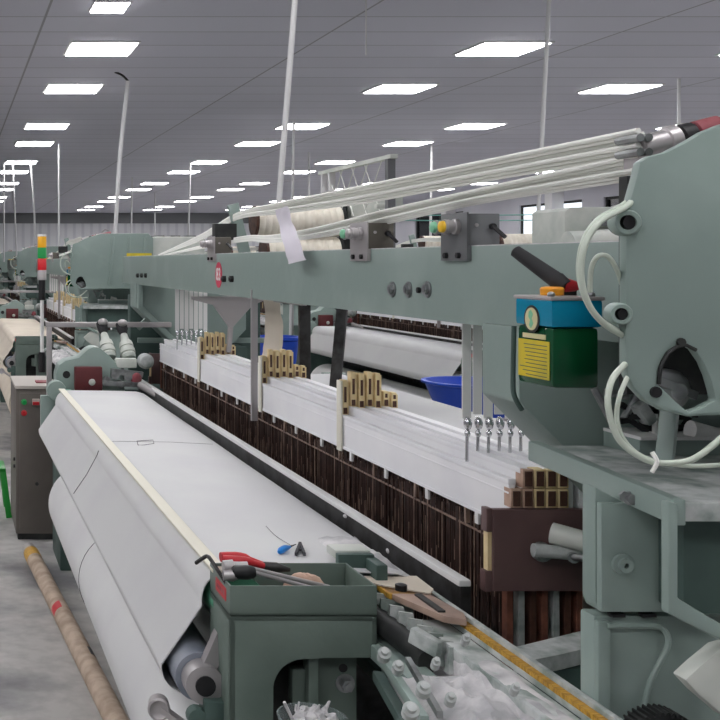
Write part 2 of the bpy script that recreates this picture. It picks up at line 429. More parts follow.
# far end column and bracing seen below the beam
far = MB().box(1.10, 1.125, 6.45, 6.52, 1.43, 1.575).bar((1.11, 6.5, 1.44), (1.42, 6.5, 1.13), .03, .03)
far.bar((1.12, 6.6, 1.23), (1.9, 6.6, 1.23), .03, .03).bar((1.32, 6.6, 1.5), (1.12, 6.6, 1.3), .03, .03)
far.build('brace', 'paint', LOOM, bevel=.003)
MB().box(1.10, 1.9, 6.75, 6.85, 0.6, 1.5).build('end_cover', 'paint_dk', LOOM, bevel=.01)
# switch boxes standing on the beam
def switch_box(pc, mplate, mbox, k1, k2):
    """pc = photo column of the near vertical corner of the box"""
    Y = (XB-.01)*F/(pc+49); zt = 1.803
    bx = MB().box(XB-.006, XB+.062, Y, Y+.115, 1.7345, zt).build('switch_box', mbox, LOOM, bevel=.003)
    MB().box(XB-.010, XB-.006, Y-.004, Y+.12, 1.703, zt+.003).box(XB-.006, XB, Y-.004, Y+.12, 1.703, 1.7345).build('bracket_plate', mplate, bx, bevel=.001)
    for yy, m_ in ((Y+.082, k1), (Y+.04, k2)):
        x = XB-.010; z = 1.776
        MB().lathe((x, yy, z), (-1, 0, 0), [(0, .017), (.008, .017), (.010, .014), (.024, .014), (.026, .016), (.030, .016)], 18).build('knob_collar', 'plate', bx)
        MB().lathe((x-.030, yy, z), (-1, 0, 0), [(0, .013), (.007, .012), (.010, .006)], 16).build('push_button', m_, bx)
    for yy in (Y+.03, Y+.09):
        MB().tube([(XB-.010, yy, 1.714), (XB-.017, yy, 1.714)], .007, 6).build('screw', 'black', bx)
    q = MB().cyl((XB+.045, Y, 1.775), (XB+.045, Y-.008, 1.775), .007, 10)
    q.tube([(XB+.045, Y-.006, 1.775), (XB+.058, Y-.03, 1.752)], .0045, 8)
    q.build('toggle_lever', 'black', bx)
    MB().cyl((XB+.012, Y, 1.778), (XB+.012, Y-.003, 1.778), .004, 10).build('screw', 'plate', bx)
    return bx
switch_box(466, 'boxgrey', 'boxgrey', 'ltgreen', 'yellow')
switch_box(366.5, 'plate', 'boxbrown', 'ltgreen', 'plate')
switch_box(214, 'plate', 'boxbrown', 'plate', 'plate')
# number sign on the beam
def text_mesh(txt, size, depth=0.0004):
    cu = bpy.data.curves.new('t', 'FONT'); cu.body = txt; cu.size = size; cu.extrude = depth
    cu.align_x = 'CENTER'; cu.align_y = 'CENTER'; cu.offset = 0.0012
    o = bpy.data.objects.new('t', cu); COL.objects.link(o)
    dg = bpy.context.evaluated_depsgraph_get(); me = bpy.data.meshes.new_from_object(o.evaluated_get(dg))
    bpy.data.objects.remove(o); bpy.data.curves.remove(cu)
    b = MB(); b.bm.from_mesh(me); bpy.data.meshes.remove(me); return b
def put_text(b, origin, xdir, ydir):
    x, y = Vector(xdir), Vector(ydir); z = x.cross(y)
    mt = Matrix((x, y, z)).transposed().to_4x4(); mt.translation = Vector(origin)
    bmesh.ops.transform(b.bm, matrix=mt, verts=b.bm.verts); return b
SY = XB*F/(219+49)
sgn = MB().cyl((XB-.0005, SY, 1.647), (XB-.0025, SY, 1.647), .053, 32).build('number_sign', 'redsign', LOOM)
sgn['label'] = 'red round sign with white number 83'
put_text(text_mesh('83', .072), (XB-.003, SY, 1.647), (0,-1,0), (0,0,1)).build('numerals', 'white', sgn, smooth=False)

# the big end housing by the camera
HY0, HY1 = 1.56, 1.95
hx = lambda px, py: (lambda p: (p.x, p.z))(at(px, py, HY0))
out = [hx(*p) for p in ((720,125),(703,132),(690,140),(667,152),(648,157),(640,162),(636,180),(629,205),(626,220),(626,365),(628,376),(634,388),(646,401),(665,411),(690,417),(720,415))] + \
      [(1.5, 1.485), (1.62, 1.55), (1.62, 1.89), (1.58, 1.93), (1.2, 1.928)]
hpx = ((664,389),(658,384),(659,369),(662,361),(667,353),(675,347),(685,345),(695,350),(704,363),(710,377),(714,391),(716,400),(702,408),(689,412),(676,401))
hole = [hx(*p) for p in hpx]
hs = MB().prism(out, 'y', HY0, HY0+.018, [hole])
hs.build('end_housing', 'paint', LOOM, bevel=.009)
body = [(1.25, 1.90), (1.25, 1.50), (1.5, 1.49), (1.615, 1.55), (1.615, 1.89), (1.57, 1.925), (1.27, 1.925)]
MB().box(1.62, 2.05, HY0+.05, HY1+.35, 1.5, 1.905).build('drive_cover', 'cream', LOOM, bevel=.02)
for k in range(3): MB().box(1.66+.13*k, 1.74+.13*k, HY0+.16, HY1+.25, 1.9, 1.915).build('cover_vent', 'dark', LOOM)
for k in range(3): MB().bar((1.27+.13*k, HY0-.004, 1.52), (1.30+.13*k, HY0-.004, 1.90), .02, .02).build('cover_rib', 'paint', LOOM, bevel=.003)
MB().prism(body, 'y', HY0+.016, HY1+.08).build('housing_shell', 'paint', LOOM, bevel=.01)
rim = MB(); pts = [V(hx(*p)[0], HY0-.002, hx(*p)[1]) for p in hpx[1:-1]]
rim.tube(pts[:7], .0028, 6); rim.build('arch_rim', 'dark', LOOM)
p = hx(680, 342); MB().cyl((p[0], HY0-.005, p[1]), (p[0], HY0+.02, p[1]), .006, 8).build('stud', 'dark', LOOM)
p = hx(655, 392); MB().cyl((p[0], HY0-.004, p[1]), (p[0], HY0+.02, p[1]), .008, 12).build('plug', 'black', LOOM)
g = MB().lathe((1.056, HY0+.035, 1.512), (0,1,0), [(0,.012),(.01,.024),(.02,.030),(.04,.030),(.041,.012),(.07,.012)], 20)
g.bar((1.02, HY0+.04, 1.53), (1.085, HY0+.05, 1.505), .02, .012)
g.build('crank_gear', 'steel', LOOM)
MB().box(1.02, 1.25, HY0+.10, HY0+.12, 1.50, 1.83).build('inner_wall', 'dark', LOOM)
# bosses with a dark bore
for px, py, r in ((630.5, 222.5, .012), (624, 314, .010)):
    p = at(px, py, HY0)
    MB().lathe(p + V(0,.02,0), (-.25,-1,0), [(0, r*1.6), (.022, r*1.55), (.026, r*1.35), (.026, r*.9), (.012, r*.85)], 20).build('boss', 'paint', LOOM)
    MB().cyl(p + V(0,.012,0), p + V(-.0015,-.0035,0), r*.88, 16).build('bore', 'black', LOOM)
# motor and clutch parts on the housing top
mt = MB()
p0 = V(1.048, 1.70, 1.872); p1 = V(1.248, 1.70, 1.918)
dr = (p1-p0).normalized()
mt.lathe(p0 + dr*.045, dr, [(-.03,.016),(-.028,.019),(.01,.020),(.012,.023),(.028,.024),(.030,.018)], 18)
mt.box(1.055, 1.13, 1.675, 1.725, 1.845, 1.862)
mo = mt.build('brake_unit', 'plate', LOOM)
MB().lathe(p0 + dr*.077, dr, [(0,.018),(.003,.022),(.022,.022),(.025,.016)], 18).build('black_ring', 'black', mo)
MB().lathe(p0 + dr*.10, dr, [(0,.016),(.004,.022),(.04,.023),(.044,.018),(.05,.018),(.054,.021),(.16,.021)], 18).build('motor_body', 'reddull', mo)
q = MB()
for i in range(2):
    for j in range(2):
        q.cyl((1.052+i*.013, 1.678, 1.868+j*.022), (1.052+i*.013, 1.735, 1.868+j*.022), .0065, 8)
q.build('cable_gland', 'steel', mo)
q = MB().tube([p0+dr*.18+V(0,-.01,.028), p0+dr*.21+V(0,-.01,.045), p0+dr*.24+V(0,0,.03)], .006, 6); q.build('eye_ring', 'plate', mo)

# pale cords strung along the loom above the beam, in two bundles
random.seed(3)
for i in range(7):
    x = 1.056 + .006*(i % 4); zz = 1.902 - .0055*i; dz = .004*(i-3)
    pts = [(x, 1.69, zz), (x+.045, 2.3, 1.889+.006*(3-i)), (x+.09, 3.1, 1.889+.007*(3-i)), (x+.15, 4.0, 1.898+.006*(3-i)), (1.285, 4.95, 1.905+.004*(3-i)), (1.25, 5.5, 1.835-.004*i), (1.19, 6.3, 1.74)]
    MB().tube(spline(pts, 6), .0046, 6).build('overhead_cord', 'cord2' if i in (2, 5) else 'cord', LOOM)
for i in range(7):
    x = 1.056 + .006*(i % 4); zz = 1.864 - .0055*i
    pts = [(x, 1.69, zz), (x+.045, 2.3, 1.838+.004*(3-i)), (x+.08, 2.9, 1.818+.005*(3-i)), (x+.11, 3.5, 1.795+.0045*(3-i)), (1.25, 4.3, 1.79+.004*(3-i)), (1.29, 4.95, 1.80+.003*(3-i)), (1.2, 6.2, 1.738)]
    MB().tube(spline(pts, 6), .0044, 6).build('overhead_cord', 'cord2' if i in (1, 4) else 'cord', LOOM)

# platform below the housing, with the rim that turns down into the frame
RX = 1.052
MB().prism([(RX, 1.60), (1.75, 1.60), (1.75, 2.10), (1.118, 2.10)], 'z', 1.322, 1.350).build('platform', 'lint_m', LOOM, bevel=.003)
rb = MB()
rb.prism([(RX-.006, 1.592), (RX+.012, 1.592), (1.135, 2.12), (1.112, 2.12)], 'z', 1.318, 1.356)
rb.build('platform_rim', 'paint', LOOM, bevel=.003)
pr = [at(663, 500, 1.60), at(673, 502, 1.60), at(673, 596, 1.6), at(720, 624, 1.6), at(760, 645, 1.6), at(760, 660, 1.6), at(720, 640, 1.6), at(663, 611, 1.6)]
MB().prism([(p.x, p.z) for p in pr], 'y', 1.588, 1.606).build('frame_rib', 'paint', LOOM, bevel=.004)
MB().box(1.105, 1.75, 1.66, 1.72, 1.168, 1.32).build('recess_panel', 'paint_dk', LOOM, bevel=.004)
cl = MB().prism([(1.016, 1.345), (1.016, 1.165), (1.022, 1.150), (1.16, 1.150), (1.16, 1.322), (1.06, 1.322)], 'y', 1.735, 1.772)
clm = cl.build('frame_column', 'paint', LOOM, bevel=.004)
# cover so the column reads as a face towards the camera
MB().box(1.018, 1.135, 1.722, 1.735, 1.152, 1.322).build('column_face', 'paint', LOOM, bevel=.002)
p = at(622, 564, 1.722); q = MB().lathe(p, (0,-1,0), [(0,.017),(.006,.017),(.007,.011),(.012,.011),(.012,.004),(.004,.004)], 18); q.build('round_plug', 'paint', LOOM)
p = at(632, 498, 1.722)
MB().lathe(p+V(-.004,0,0), (-.2,-1,0), [(0,.011),(.004,.011),(.005,.008),(.016,.008),(.017,.005)], 12).lathe(p+V(-.012,0,.003), (-.2,-1,0), [(0,.009),(.006,.009)], 6).build('bolt', 'steel', LOOM)
# lower panel with a bent tube
MB().box(1.014, 1.75, 1.735, 1.775, 0.0, 1.142).build('lower_panel', 'paint', LOOM, bevel=.006)
MB().box(1.015, 1.035, 1.725, 1.737, 0.5, 1.136).build('panel_edge', 'paint', LOOM, bevel=.003)
pt = [at(607, 626, 1.725), at(650, 626, 1.725), at(664, 630, 1.72), at(668, 645, 1.715), at(655, 672, 1.71), at(648, 690, 1.71), at(641, 725, 1.71)]
MB().tube(spline(pt, 6), .0045, 8).build('bent_tube', 'paint', LOOM)
for s_, z_ in ((609, 613), (640, 613)):
    a = at(s_, z_, 1.732); MB().box(a.x, a.x+.022, 1.725, 1.737, a.z-.005, a.z+.0).build('slot', 'black', LOOM)
# white cover and toothed wheel low at the picture edge
wc = [at(690, 690, 1.62), at(676, 675, 1.62), at(690, 662, 1.62), at(712, 644, 1.62), at(760, 630, 1.62), at(760, 735, 1.62), at(716, 712, 1.62)]
MB().prism([(p.x, p.z) for p in wc], 'y', 1.60, 1.63).build('wheel_cover', 'cream', LOOM, bevel=.004)
gp = at(655, 745, 1.69)
n = 44; gear = []
for i in range(n*2): 
    r = .060 if i % 2 else .055
    for da in (-.28, .28):
        a = 2*PI*(i+da)/(2*n); gear.append((gp.x + r*math.cos(a), gp.z + r*math.sin(a)))
MB().prism(gear, 'y', 1.665, 1.70).build('toothed_wheel', 'dark', LOOM)
MB().box(1.08, 1.13, 1.62, 1.70, .9, 1.0).build('wheel_bracket', 'paint_dk', LOOM, bevel=.003)
# grey arm reaching towards the cloth
a0 = MB().prism([(1.045, 2.075), (1.06, 2.015), (1.14, 2.05), (1.24, 2.10), (1.33, 2.12), (1.33, 2.22), (1.22, 2.165)], 'z', .94, .97, [[(1.235, 2.135), (1.25, 2.125), (1.29, 2.145), (1.29, 2.165), (1.26, 2.165)]])
a0.build('drive_arm', 'lint_m', LOOM, bevel=.003)
MB().box(1.09, 1.5, 2.06, 2.12, .2, .938).build('arm_bracket', 'paint_dk', LOOM, bevel=.004)

# oil tank hanging at the leg
TX0, TX1, TY0, TY1, TZ0, TZ1 = .950, 1.032, 1.74, 1.853, 1.499, 1.643
tank = MB().box(TX0+.004, TX1-.004, TY0+.004, TY1, TZ0, 1.596).build('oil_tank', 'tankgreen', LOOM, bevel=.008)
MB().box(TX0, TX1, TY0, TY1, 1.596, TZ1-.002).build('upper_half', 'tankblue', tank, bevel=.006)
MB().box(TX0-.002, TX1+.002, TY0-.002, TY1+.002, TZ1-.004, TZ1+.002).build('tank_lid', 'plate', tank, bevel=.002)
MB().lathe((TX0+.028, TY0+.05, TZ1+.003), (0,0,1), [(0,.017),(.010,.018),(.013,.016),(.014,.010)], 18).build('filler_cap', 'orange', tank)
MB().box(TX1-.028, TX1+.006, TY1-.03, TY1+.004, TZ1, TZ1+.016).build('pump_block', 'dark', tank, bevel=.003)
for x_ in (TX0+.006, TX1-.012): MB().ell((x_, TY0+.012, TZ1+.005), (.006,.006,.005)).build('lid_screw', 'steel', tank)
# labels on the side that faces the cloth
lx = TX0+.0035
MB().box(lx-.001, lx, TY0+.012, TY1-.006, TZ0+.012, 1.5725).build('yellow_label', 'yellowlbl', tank)
k = MB(); random.seed(5)
for i in range(9):
    z = 1.565 - i*.0062
    k.box(lx-.0016, lx-.001, TY0+.018, TY1-.012-random.uniform(0,.02), z-.0008, z+.0004)
k.build('printed_line', 'paint_dk', tank)
EY = TY0+.058
eo = [(EY + .024*math.cos(2*PI*i/28), 1.607 + .0225*math.sin(2*PI*i/28)) for i in range(28)]
ei = [(EY + .019*math.cos(2*PI*i/28), 1.607 + .0185*math.sin(2*PI*i/28)) for i in range(28)]
ex = TX0-.0003
em = MB().prism(eo, 'x', ex-.0008, ex).build('oval_emblem', 'dark', tank)
MB().prism(ei, 'x', ex-.0016, ex-.0008).build('emblem_field', 'gold', em)
MB().prism([(EY+.006,1.619),(EY,1.622),(EY-.006,1.615),(EY-.002,1.608),(EY-.007,1.600),(EY,1.592),(EY+.006,1.597),(EY+.002,1.605),(EY+.008,1.611)], 'x', ex-.0022, ex-.0016).build('emblem_figure', 'ltgreen', em)
MB().box(lx-.001, lx, EY-.035, EY+.035, 1.575, 1.583).build('small_label', 'gold', tank)
MB().tube(spline([at(514, 326, 1.865), at(513, 375, 1.865), at(514, 395, 1.86), at(522, 410, 1.86)], 5), .0042, 8).build('drain_pipe', 'paint_dk', tank)

# hoses around the housing
h1 = [at(641, 186, 1.58), at(628, 205, 1.56), at(600, 222, 1.53), at(585, 245, 1.52), at(581, 275, 1.52), at(588, 303, 1.52), at(603, 323, 1.53), at(622, 335, 1.57), at(640, 345, 1.60)]
MB().tube(spline([q+V(.004,.012,.004) for q in h1], 8), .0036, 10).build('air_hose', 'hose', LOOM)
MB().tube(spline(h1, 8), .0042, 10).build('air_hose', 'hose', LOOM)
h2 = [at(590, 292, 1.58), at(591, 270, 1.57), at(597, 257, 1.56), at(607, 256, 1.56), at(616, 268, 1.57), at(622, 285, 1.58)]
MB().tube(spline(h2, 8), .0034, 8).build('air_hose', 'hose', LOOM)
h3 = [at(625, 364, 1.56), at(612, 380, 1.54), at(608, 405, 1.53), at(618, 438, 1.53), at(640, 457, 1.53), at(660, 463, 1.53), at(690, 460, 1.52), at(712, 446, 1.52), at(735, 425, 1.52)]
MB().tube(spline(h3, 8), .0042, 10).build('air_hose', 'hose', LOOM)
h4 = [at(630, 372, 1.57), at(620, 395, 1.55), at(617, 420, 1.55), at(626, 443, 1.55), at(648, 459, 1.55), at(690, 466, 1.54), at(730, 464, 1.54)]
MB().tube(spline(h4, 8), .0034, 8).build('air_hose', 'hose', LOOM)
MB().tube(spline([at(652, 452, 1.52), at(657, 462, 1.515), at(652, 472, 1.52)], 4), .003, 6).build('cable_tie', 'cord', LOOM)
# ledge with a clutter of small parts behind the hoses
MB().box(1.245, 1.75, 1.99, 2.10, 1.345, 1.378).build('rear_ledge', 'paint', LOOM, bevel=.002)
MB().box(1.245, 1.75, 1.985, 2.10, 1.378, 1.384).build('ledge_lip', 'white', LOOM)
MB().bar(at(670, 408, 1.72), at(664, 466, 1.70), .024, .014).build('hanging_strut', 'paint', LOOM, bevel=.002)
for p_, q_ in (((594, 388), (612, 422)), ((623, 420), (640, 391)), ((604, 392), (628, 396))):
    MB().cyl(at(*p_, 2.06), at(*q_, 2.05), .007, 8).build('link_rod', 'steel', LOOM)
MB().cyl(at(655, 414, 2.03), at(655, 434, 2.03), .005, 8).build('white_peg', 'white', LOOM)
k = MB(); random.seed(9)
for i in range(20):
    a = at(random.uniform(622, 695), random.uniform(408, 430), 2.06); k.bar(a, a+V(random.uniform(-.03,.03), random.uniform(-.02,.02), random.uniform(-.02,.02)), .010, .010)
q_ = k.build('chain_links', 'dark', LOOM); q_['kind'] = 'stuff'
MB().cyl(at(690, 430, 2.0), at(716, 434, 2.0), .018, 14, .012).build('white_roller', 'white', LOOM)
MB().bar(at(637, 404, 2.04), at(650, 422, 2.04), .03, .02).build('grey_block', 'lint_m', LOOM, bevel=.003)
# ---------- cloth side of the loom
CY0, CY1 = 2.37, 5.70
MB().cyl((.615, CY0-.03, .972), (.615, CY1+.1, .972), .058, 24).build('breast_roller', 'beamgreen', LOOM)
MB().cyl((.525, CY0-.05, .825), (.525, CY1+.1, .825), .052, 24).build('take_up_roller', 'greyroll', LOOM)
q = MB().lathe((.525, CY0-.10, .825), (0,1,0), [(0,.026),(.002,.040),(.06,.040),(.062,.03)], 20)
q.bar((.53, CY0-.07, .84), (.60, CY0-.04, .97), .03, .03, (0,1,0)).build('roller_bracket', 'plate', LOOM)
MB().cyl((.525, CY0-.104, .825), (.525, CY0-.09, .825), .021, 18).build('bearing_bore', 'black', LOOM)
q = MB().box(.52, .56, CY0-.12, CY0-.06, .55, .80).lathe((.505, CY0-.12, .765), (0,1,0), [(0,.02),(.03,.02)], 14).lathe((.54, CY0-.13, .74), (0,1,0), [(0,.018),(.03,.018)], 14)
q.build('roller_clamp', 'paint_dk', LOOM, bevel=.003)
pc = at(162, 711, 2.33)
q = MB().lathe(pc + V(0,.04,0), (-.15,-1,0), [(0,.022),(.034,.024),(.036,.020),(.030,.012),(.030,.004)], 22)
q.bar(pc+V(0,.02,0), (.53, CY0-.07, .70), .02, .012).build('roll_pressure_cap', 'plate', LOOM)
# breast shelf under the cloth and the body below
MB().box(.60, 1.02, CY0+.05, CY1, .88, .995).build('breast_beam', 'paint', LOOM, bevel=.01)
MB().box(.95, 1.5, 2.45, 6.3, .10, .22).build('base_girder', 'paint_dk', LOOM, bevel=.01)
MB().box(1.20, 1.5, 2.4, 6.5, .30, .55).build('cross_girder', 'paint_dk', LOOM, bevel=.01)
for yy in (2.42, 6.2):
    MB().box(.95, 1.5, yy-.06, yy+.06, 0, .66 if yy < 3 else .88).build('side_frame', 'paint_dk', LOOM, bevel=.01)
for yy, r in ((0, .05), (1, .035)):
    MB().cyl((1.02+.22*yy, 2.1, .62-.1*yy), (1.02+.22*yy, 6.3, .62-.1*yy), r, 14).build('drive_shaft', 'steel_dk', LOOM)
# sley cap in front of the heddles
sl = MB().box(1.040, 1.062, 2.245, 6.10, .94, 1.040).build('sley_beam', 'steel_dk', LOOM, bevel=.003)
MB().box(1.034, 1.060, 2.24, 6.10, 1.038, 1.052).build('reed_cap', 'white', sl, bevel=.004)
MB().ell((1.045, 2.62, 1.012), (.008,.012,.008)).ell((1.04, 2.9, 1.03), (.006,.01,.005)).build('lint_tuft', 'lint', sl)
# brown end boards beside the heddles
def end_board(yc, x1):
    bd = MB().box(1.121, x1, yc, yc+.02, 1.018, 1.188).build('end_board', 'board', LOOM, bevel=.004)
    MB().box(1.109, 1.122, yc+.003, yc+.028, 1.14, 1.19).build('corner_block', 'board', bd, bevel=.003); MB().box(1.106, 1.122, yc+.003, yc+.028, 1.016, 1.06).build('corner_block', 'board', bd, bevel=.003)
    MB().box(1.113, 1.122, yc+.006, yc+.024, 1.055, 1.145).build('pale_edge', 'wood', bd)
    return bd
nb = end_board(2.275, 1.38)
end_board(6.15, 1.30)
q = MB().tube([at(533, 550, 2.245), at(600, 556, 2.23)], .0135, 14)
q.build('lever_arm', 'lint_m', nb)
MB().lathe(at(540, 551, 2.272), (0,-1,0), [(0,.02),(.012,.02),(.014,.014),(.024,.014),(.025,.008)], 16).build('lever_bolt', 'steel', nb)
MB().tube([at(552, 533, 2.255), at(604, 547, 2.19)], [.022, .021], 16).build('guide_tube', 'cream', nb)
MB().tube([at(572, 557, 2.2), at(592, 559, 2.15)], .007, 10).lathe(at(573, 557, 2.2), (-.3,-1,0), [(0,.011),(.008,.011),(.008,.004),(.001,.004)], 12).build('pin', 'steel', nb)
# stays standing in front of and behind the heddles
MB().bar((1.108, 4.02, 1.12), (1.108, 4.02, 1.60), .024, .012).build('upright_stay', 'plate', LOOM, bevel=.002)
MB().bar((1.42, 4.42, 1.1), (1.42, 4.42, 1.72), .045, .02).build('upright_stay', 'steel_dk', LOOM, bevel=.002)
MB().bar((1.46, 4.20, 1.15), (1.55, 4.32, 1.66), .04, .02).build('diagonal_stay', 'steel_dk', LOOM, bevel=.002)
MB().bar((1.30, 4.05, 1.545), (1.45, 5.9, 1.53), .02, .012).build('cross_tie', 'plate', LOOM)
q = MB().prism([(1.12, 1.54), (1.50, 1.54), (1.40, 1.50), (1.31, 1.40), (1.30, 1.28), (1.28, 1.28), (1.29, 1.40), (1.22, 1.50), (1.12, 1.525)], 'y', 5.10, 5.13)
q.build('swan_bracket', 'plate', LOOM, bevel=.003)

# rapier guide that sticks out beside the tool tray
gd = MB().box(1.000, 1.012, 1.20, 2.33, .985, 1.012).box(.985, 1.000, 1.2, 2.33, .985, .996).box(.93, .985, 1.2, 2.2, .955, .985).build('rapier_guide', 'lint_m', LOOM, bevel=.002)
tp = MB()
y = 2.33
while y > 1.2:
    tp.box(.986, .999, y-.0105, y-.0015, .996, 1.0045); y -= .0105
tp.box(.987, .998, 1.2, 2.33, .994, 1.0015).build('rapier_tape', 'tape', gd)
gp_ = MB().prism([(.905, 2.33), (.925, 2.36), (.985, 2.26), (.998, 2.14), (.985, 2.10), (.95, 2.12), (.90, 2.28)], 'z', 1.004, 1.018)
gp_.build('gripper_plate', 'tan', LOOM, bevel=.003)
MB().box(.948, .962, 2.14, 2.25, 1.018, 1.022).build('gripper_slot', 'steel_dk', LOOM)
MB().lathe((.935, 2.285, 1.018), (0,0,1), [(0,.012),(.012,.012),(.014,.007)], 12).build('black_knob', 'black', LOOM)
MB().box(.90, .96, 2.26, 2.36, 1.006, 1.018).build('yellow_clip', 'tape', LOOM, bevel=.003)
# serrated temple
tm = MB().cyl((.865, 2.33, .975), (.905, 2.08, .945), .024, 18)
tm.build('temple_bar', 'dark', LOOM)
tt = MB()
for i in range(9):
    t = i/9; c = V(.872, 2.28, .985).lerp(V(.925, 2.0, .955), t)
    tt.hexa([c+V(0,0,-.02), c+V(.035,0,-.02), c+V(.035,.018,-.02), c+V(0,.018,-.02), c+V(.004,.006,.028), c+V(.032,.006,.024), c+V(.032,.012,.024), c+V(.004,.012,.028)])
tt.build('temple_ring', 'lint_m', LOOM)
MB().box(.84, .90, 1.95, 2.30, .905, .935).build('temple_holder', 'paint', LOOM, bevel=.004)
# carriage covered in lint
def lump(name, pts, z0, amp, m, seed, parent):
    random.seed(seed)
    b = MB(); (x0, y0), (x1, y1) = pts; P = []
    for i in range(22):
        row = []
        for j in range(34):
            u, v = i/21, j/33; x = x0+(x1-x0)*u; y = y0+(y1-y0)*v
            e = min(u, 1-u, v*1.3, (1-v)*1.3); h = min(1, e*5)
            z = z0 + h*(amp*(.45+.55*mnoise.noise((x*22, y*14, seed)) + .35*mnoise.noise((x*60, y*60, seed))))
            row.append((x + .01*mnoise.noise((y*20, z*9, 1)), y, z - (1-h)*.02))
        P.append(row)
    b.grid(P, (0,0,-.03)); return b.build(name, m, parent)
lump('lint_covered_plate', ((.815, 1.30), (.985, 2.06)), .945, .042, 'lint', 4, LOOM)
lump('lint_drift', ((.925, 1.25), (.986, 2.09)), .981, .012, 'lint', 6, LOOM)
MB().box(.83, .985, 1.3, 2.05, .88, .925).build('carriage', 'lint_m', LOOM, bevel=.006)
random.seed(12)
for (px, py, Y, r) in ((388, 655, 1.95, .016), (402, 668, 1.9, .014), (428, 690, 1.75, .016), (455, 700, 1.72, .012), (470, 640, 1.85, .01), (520, 690, 1.62, .009), (415, 712, 1.7, .018), (440, 664, 1.8, .01)):
    p = at(px, py, Y); MB().lathe(p + V(0,.02,-.012), (-.2,-.7,.6), [(0, r*.7), (.024, r*.7), (.025, r*.42), (.036, r*.4)], 12).build('cam_bolt', 'lint_m', LOOM)
cg = MB().bar(at(380, 655, 2.06), at(425, 722, 1.75), .014, .02)
cg.build('carriage_linkage', 'paint', LOOM, bevel=.003)
MB().bar(at(378, 676, 2.08), at(412, 735, 1.78), .02, .02).build('carriage_rail', 'paint_dk', LOOM, bevel=.003)
MB().bar(at(412, 634, 2.10), at(440, 650, 2.05), .02, .03).build('latch_block', 'lint_m', LOOM, bevel=.003)
cg = MB().bar(at(408, 660, 1.98), at(440, 715, 1.74), .009, .012)
cg.build('carriage_rod', 'steel', LOOM)
# tool tray and side casing beside the cloth
BX0, BX1, BY0, BY1 = .558, .852, 2.20, 2.37
tr = MB(); z0, z1, t = .993, 1.052, .004
tr.box(BX0, BX1, BY0, BY0+t, z0, z1).box(BX0, BX1, BY1-t, BY1, z0, z1).box(BX0, BX0+t, BY0+t, BY1-t, z0, z1).box(BX1-t, BX1, BY0+t, BY1-t, z0, z1).box(BX0, BX1, BY0, BY1, z0, z0+.006)
tray = tr.build('tool_tray', 'casing', LOOM, bevel=.001)
st = MB().box(BX0-.0012, BX0, BY0+.03, BY0+.115, z1-.040, z1-.014).build('red_sticker', 'red', tray)
k = MB(); 
for i, yy in enumerate((2.245, 2.26, 2.275, 2.288, 2.30)): k.box(BX0-.0018, BX0-.0012, yy-.004, yy+.004, z1-.031, z1-.023)
k.build('sticker_print', 'reddull', st)
cs = MB()
front = [(BX0, .991), (BX0, .55), (.645, .55), (.645, .80)] + arc(.705, .845, .060, 175, 90, 8) + [(.76, .908), (BX1, .908), (BX1, .991)]
cs.prism(front, 'y', BY0, BY0+.012)
side = [(BY0, .991), (BY1, .991), (BY1, .80), (BY1-.05, .72), (BY1-.08, .55), (BY0, .55)]
cs.prism(side, 'x', BX0, BX0+.012); cs.box(BX0, BX1, BY0, BY1, .98, .991).box(BX1-.012, BX1, BY0, BY1, .908, .991)
cs.build('side_casing', 'casing', LOOM, bevel=.002)
pl = MB().box(.735, .83, BY0+.05, BY0+.065, .4, .91).build('bracket_plate', 'casing', LOOM, bevel=.003)
MB().box(.722, .742, BY0+.02, BY0+.06, .80, .91).build('bracket_rib', 'casing', LOOM, bevel=.003)
MB().box(.695, .725, BY0+.04, BY0+.07, .80, .87).build('bracket_tab', 'casing', LOOM, bevel=.003)
p = at(345, 683, BY0+.05); hexbolt(p, (0,-1,0), .013, .02).build('bolt', 'steel', pl)
p = at(343, 668, BY0+.05); MB().cyl(p, p+V(0,-.001,0), .009, 14).build('bolt_hole', 'black', pl)
MB().box(.6, .85, BY0+.11, BY0+.13, .3, .95).build('casing_back', 'dark', LOOM)
q = MB().prism([(.857,.94),(.895,.915),(.9,.86),(.885,.85),(.878,.895),(.857,.90)], 'y', BY0-.02, BY0+.06); q.build('hook_bracket', 'casing', LOOM, bevel=.003)
q = MB().box(.845, .925, BY1+.03, BY1+.05, .98, 1.062).box(.905, .93, BY1-.03, BY1+.05, .97, 1.055); q.build('temple_cover', 'paint_dk', LOOM, bevel=.004)
MB().box(.845, .925, BY1+.05, BY1+.11, 1.045, 1.066).build('temple_lid', 'cream', LOOM, bevel=.006)
# legs of the casing down to the floor
MB().box(.60, .70, BY0+.06, BY1, 0, .56).build('casing_leg', 'paint_dk', LOOM, bevel=.004)

# ---------- far end: gear cover with a maroon plate
GY = 5.86
hump = [(.56, 1.0), (.56, 1.10), (.575, 1.15), (.61, 1.175), (.68, 1.19), (.73, 1.235), (.76, 1.248), (.79, 1.245), (.84, 1.205), (.88, 1.16), (.91, 1.13), (.93, 1.0)]
MB().prism(hump, 'y', GY, GY+.16).build('gear_cover', 'paint', LOOM, bevel=.018)
MB().cyl((.615, GY-.002, 1.10), (.615, GY+.01, 1.10), .02, 18).build('cover_hole', 'black', LOOM)
mp = MB().box(.655, .80, GY-.05, GY-.005, 1.02, 1.145).build('maroon_plate', 'maroon', LOOM, bevel=.006)
MB().lathe((.745, GY-.05, 1.065), (0,-1,0), [(0,.018),(.006,.016),(.01,.008)], 14).build('plate_knob', 'cream', mp)
q = MB()
for x_, z_ in ((.83, 1.07), (.87, 1.10), (.90, 1.05), (.94, 1.09)): q.lathe((x_, GY-.03, z_), (0,1,0), [(0,.022),(.03,.022),(.032,.012),(.06,.012)], 12)
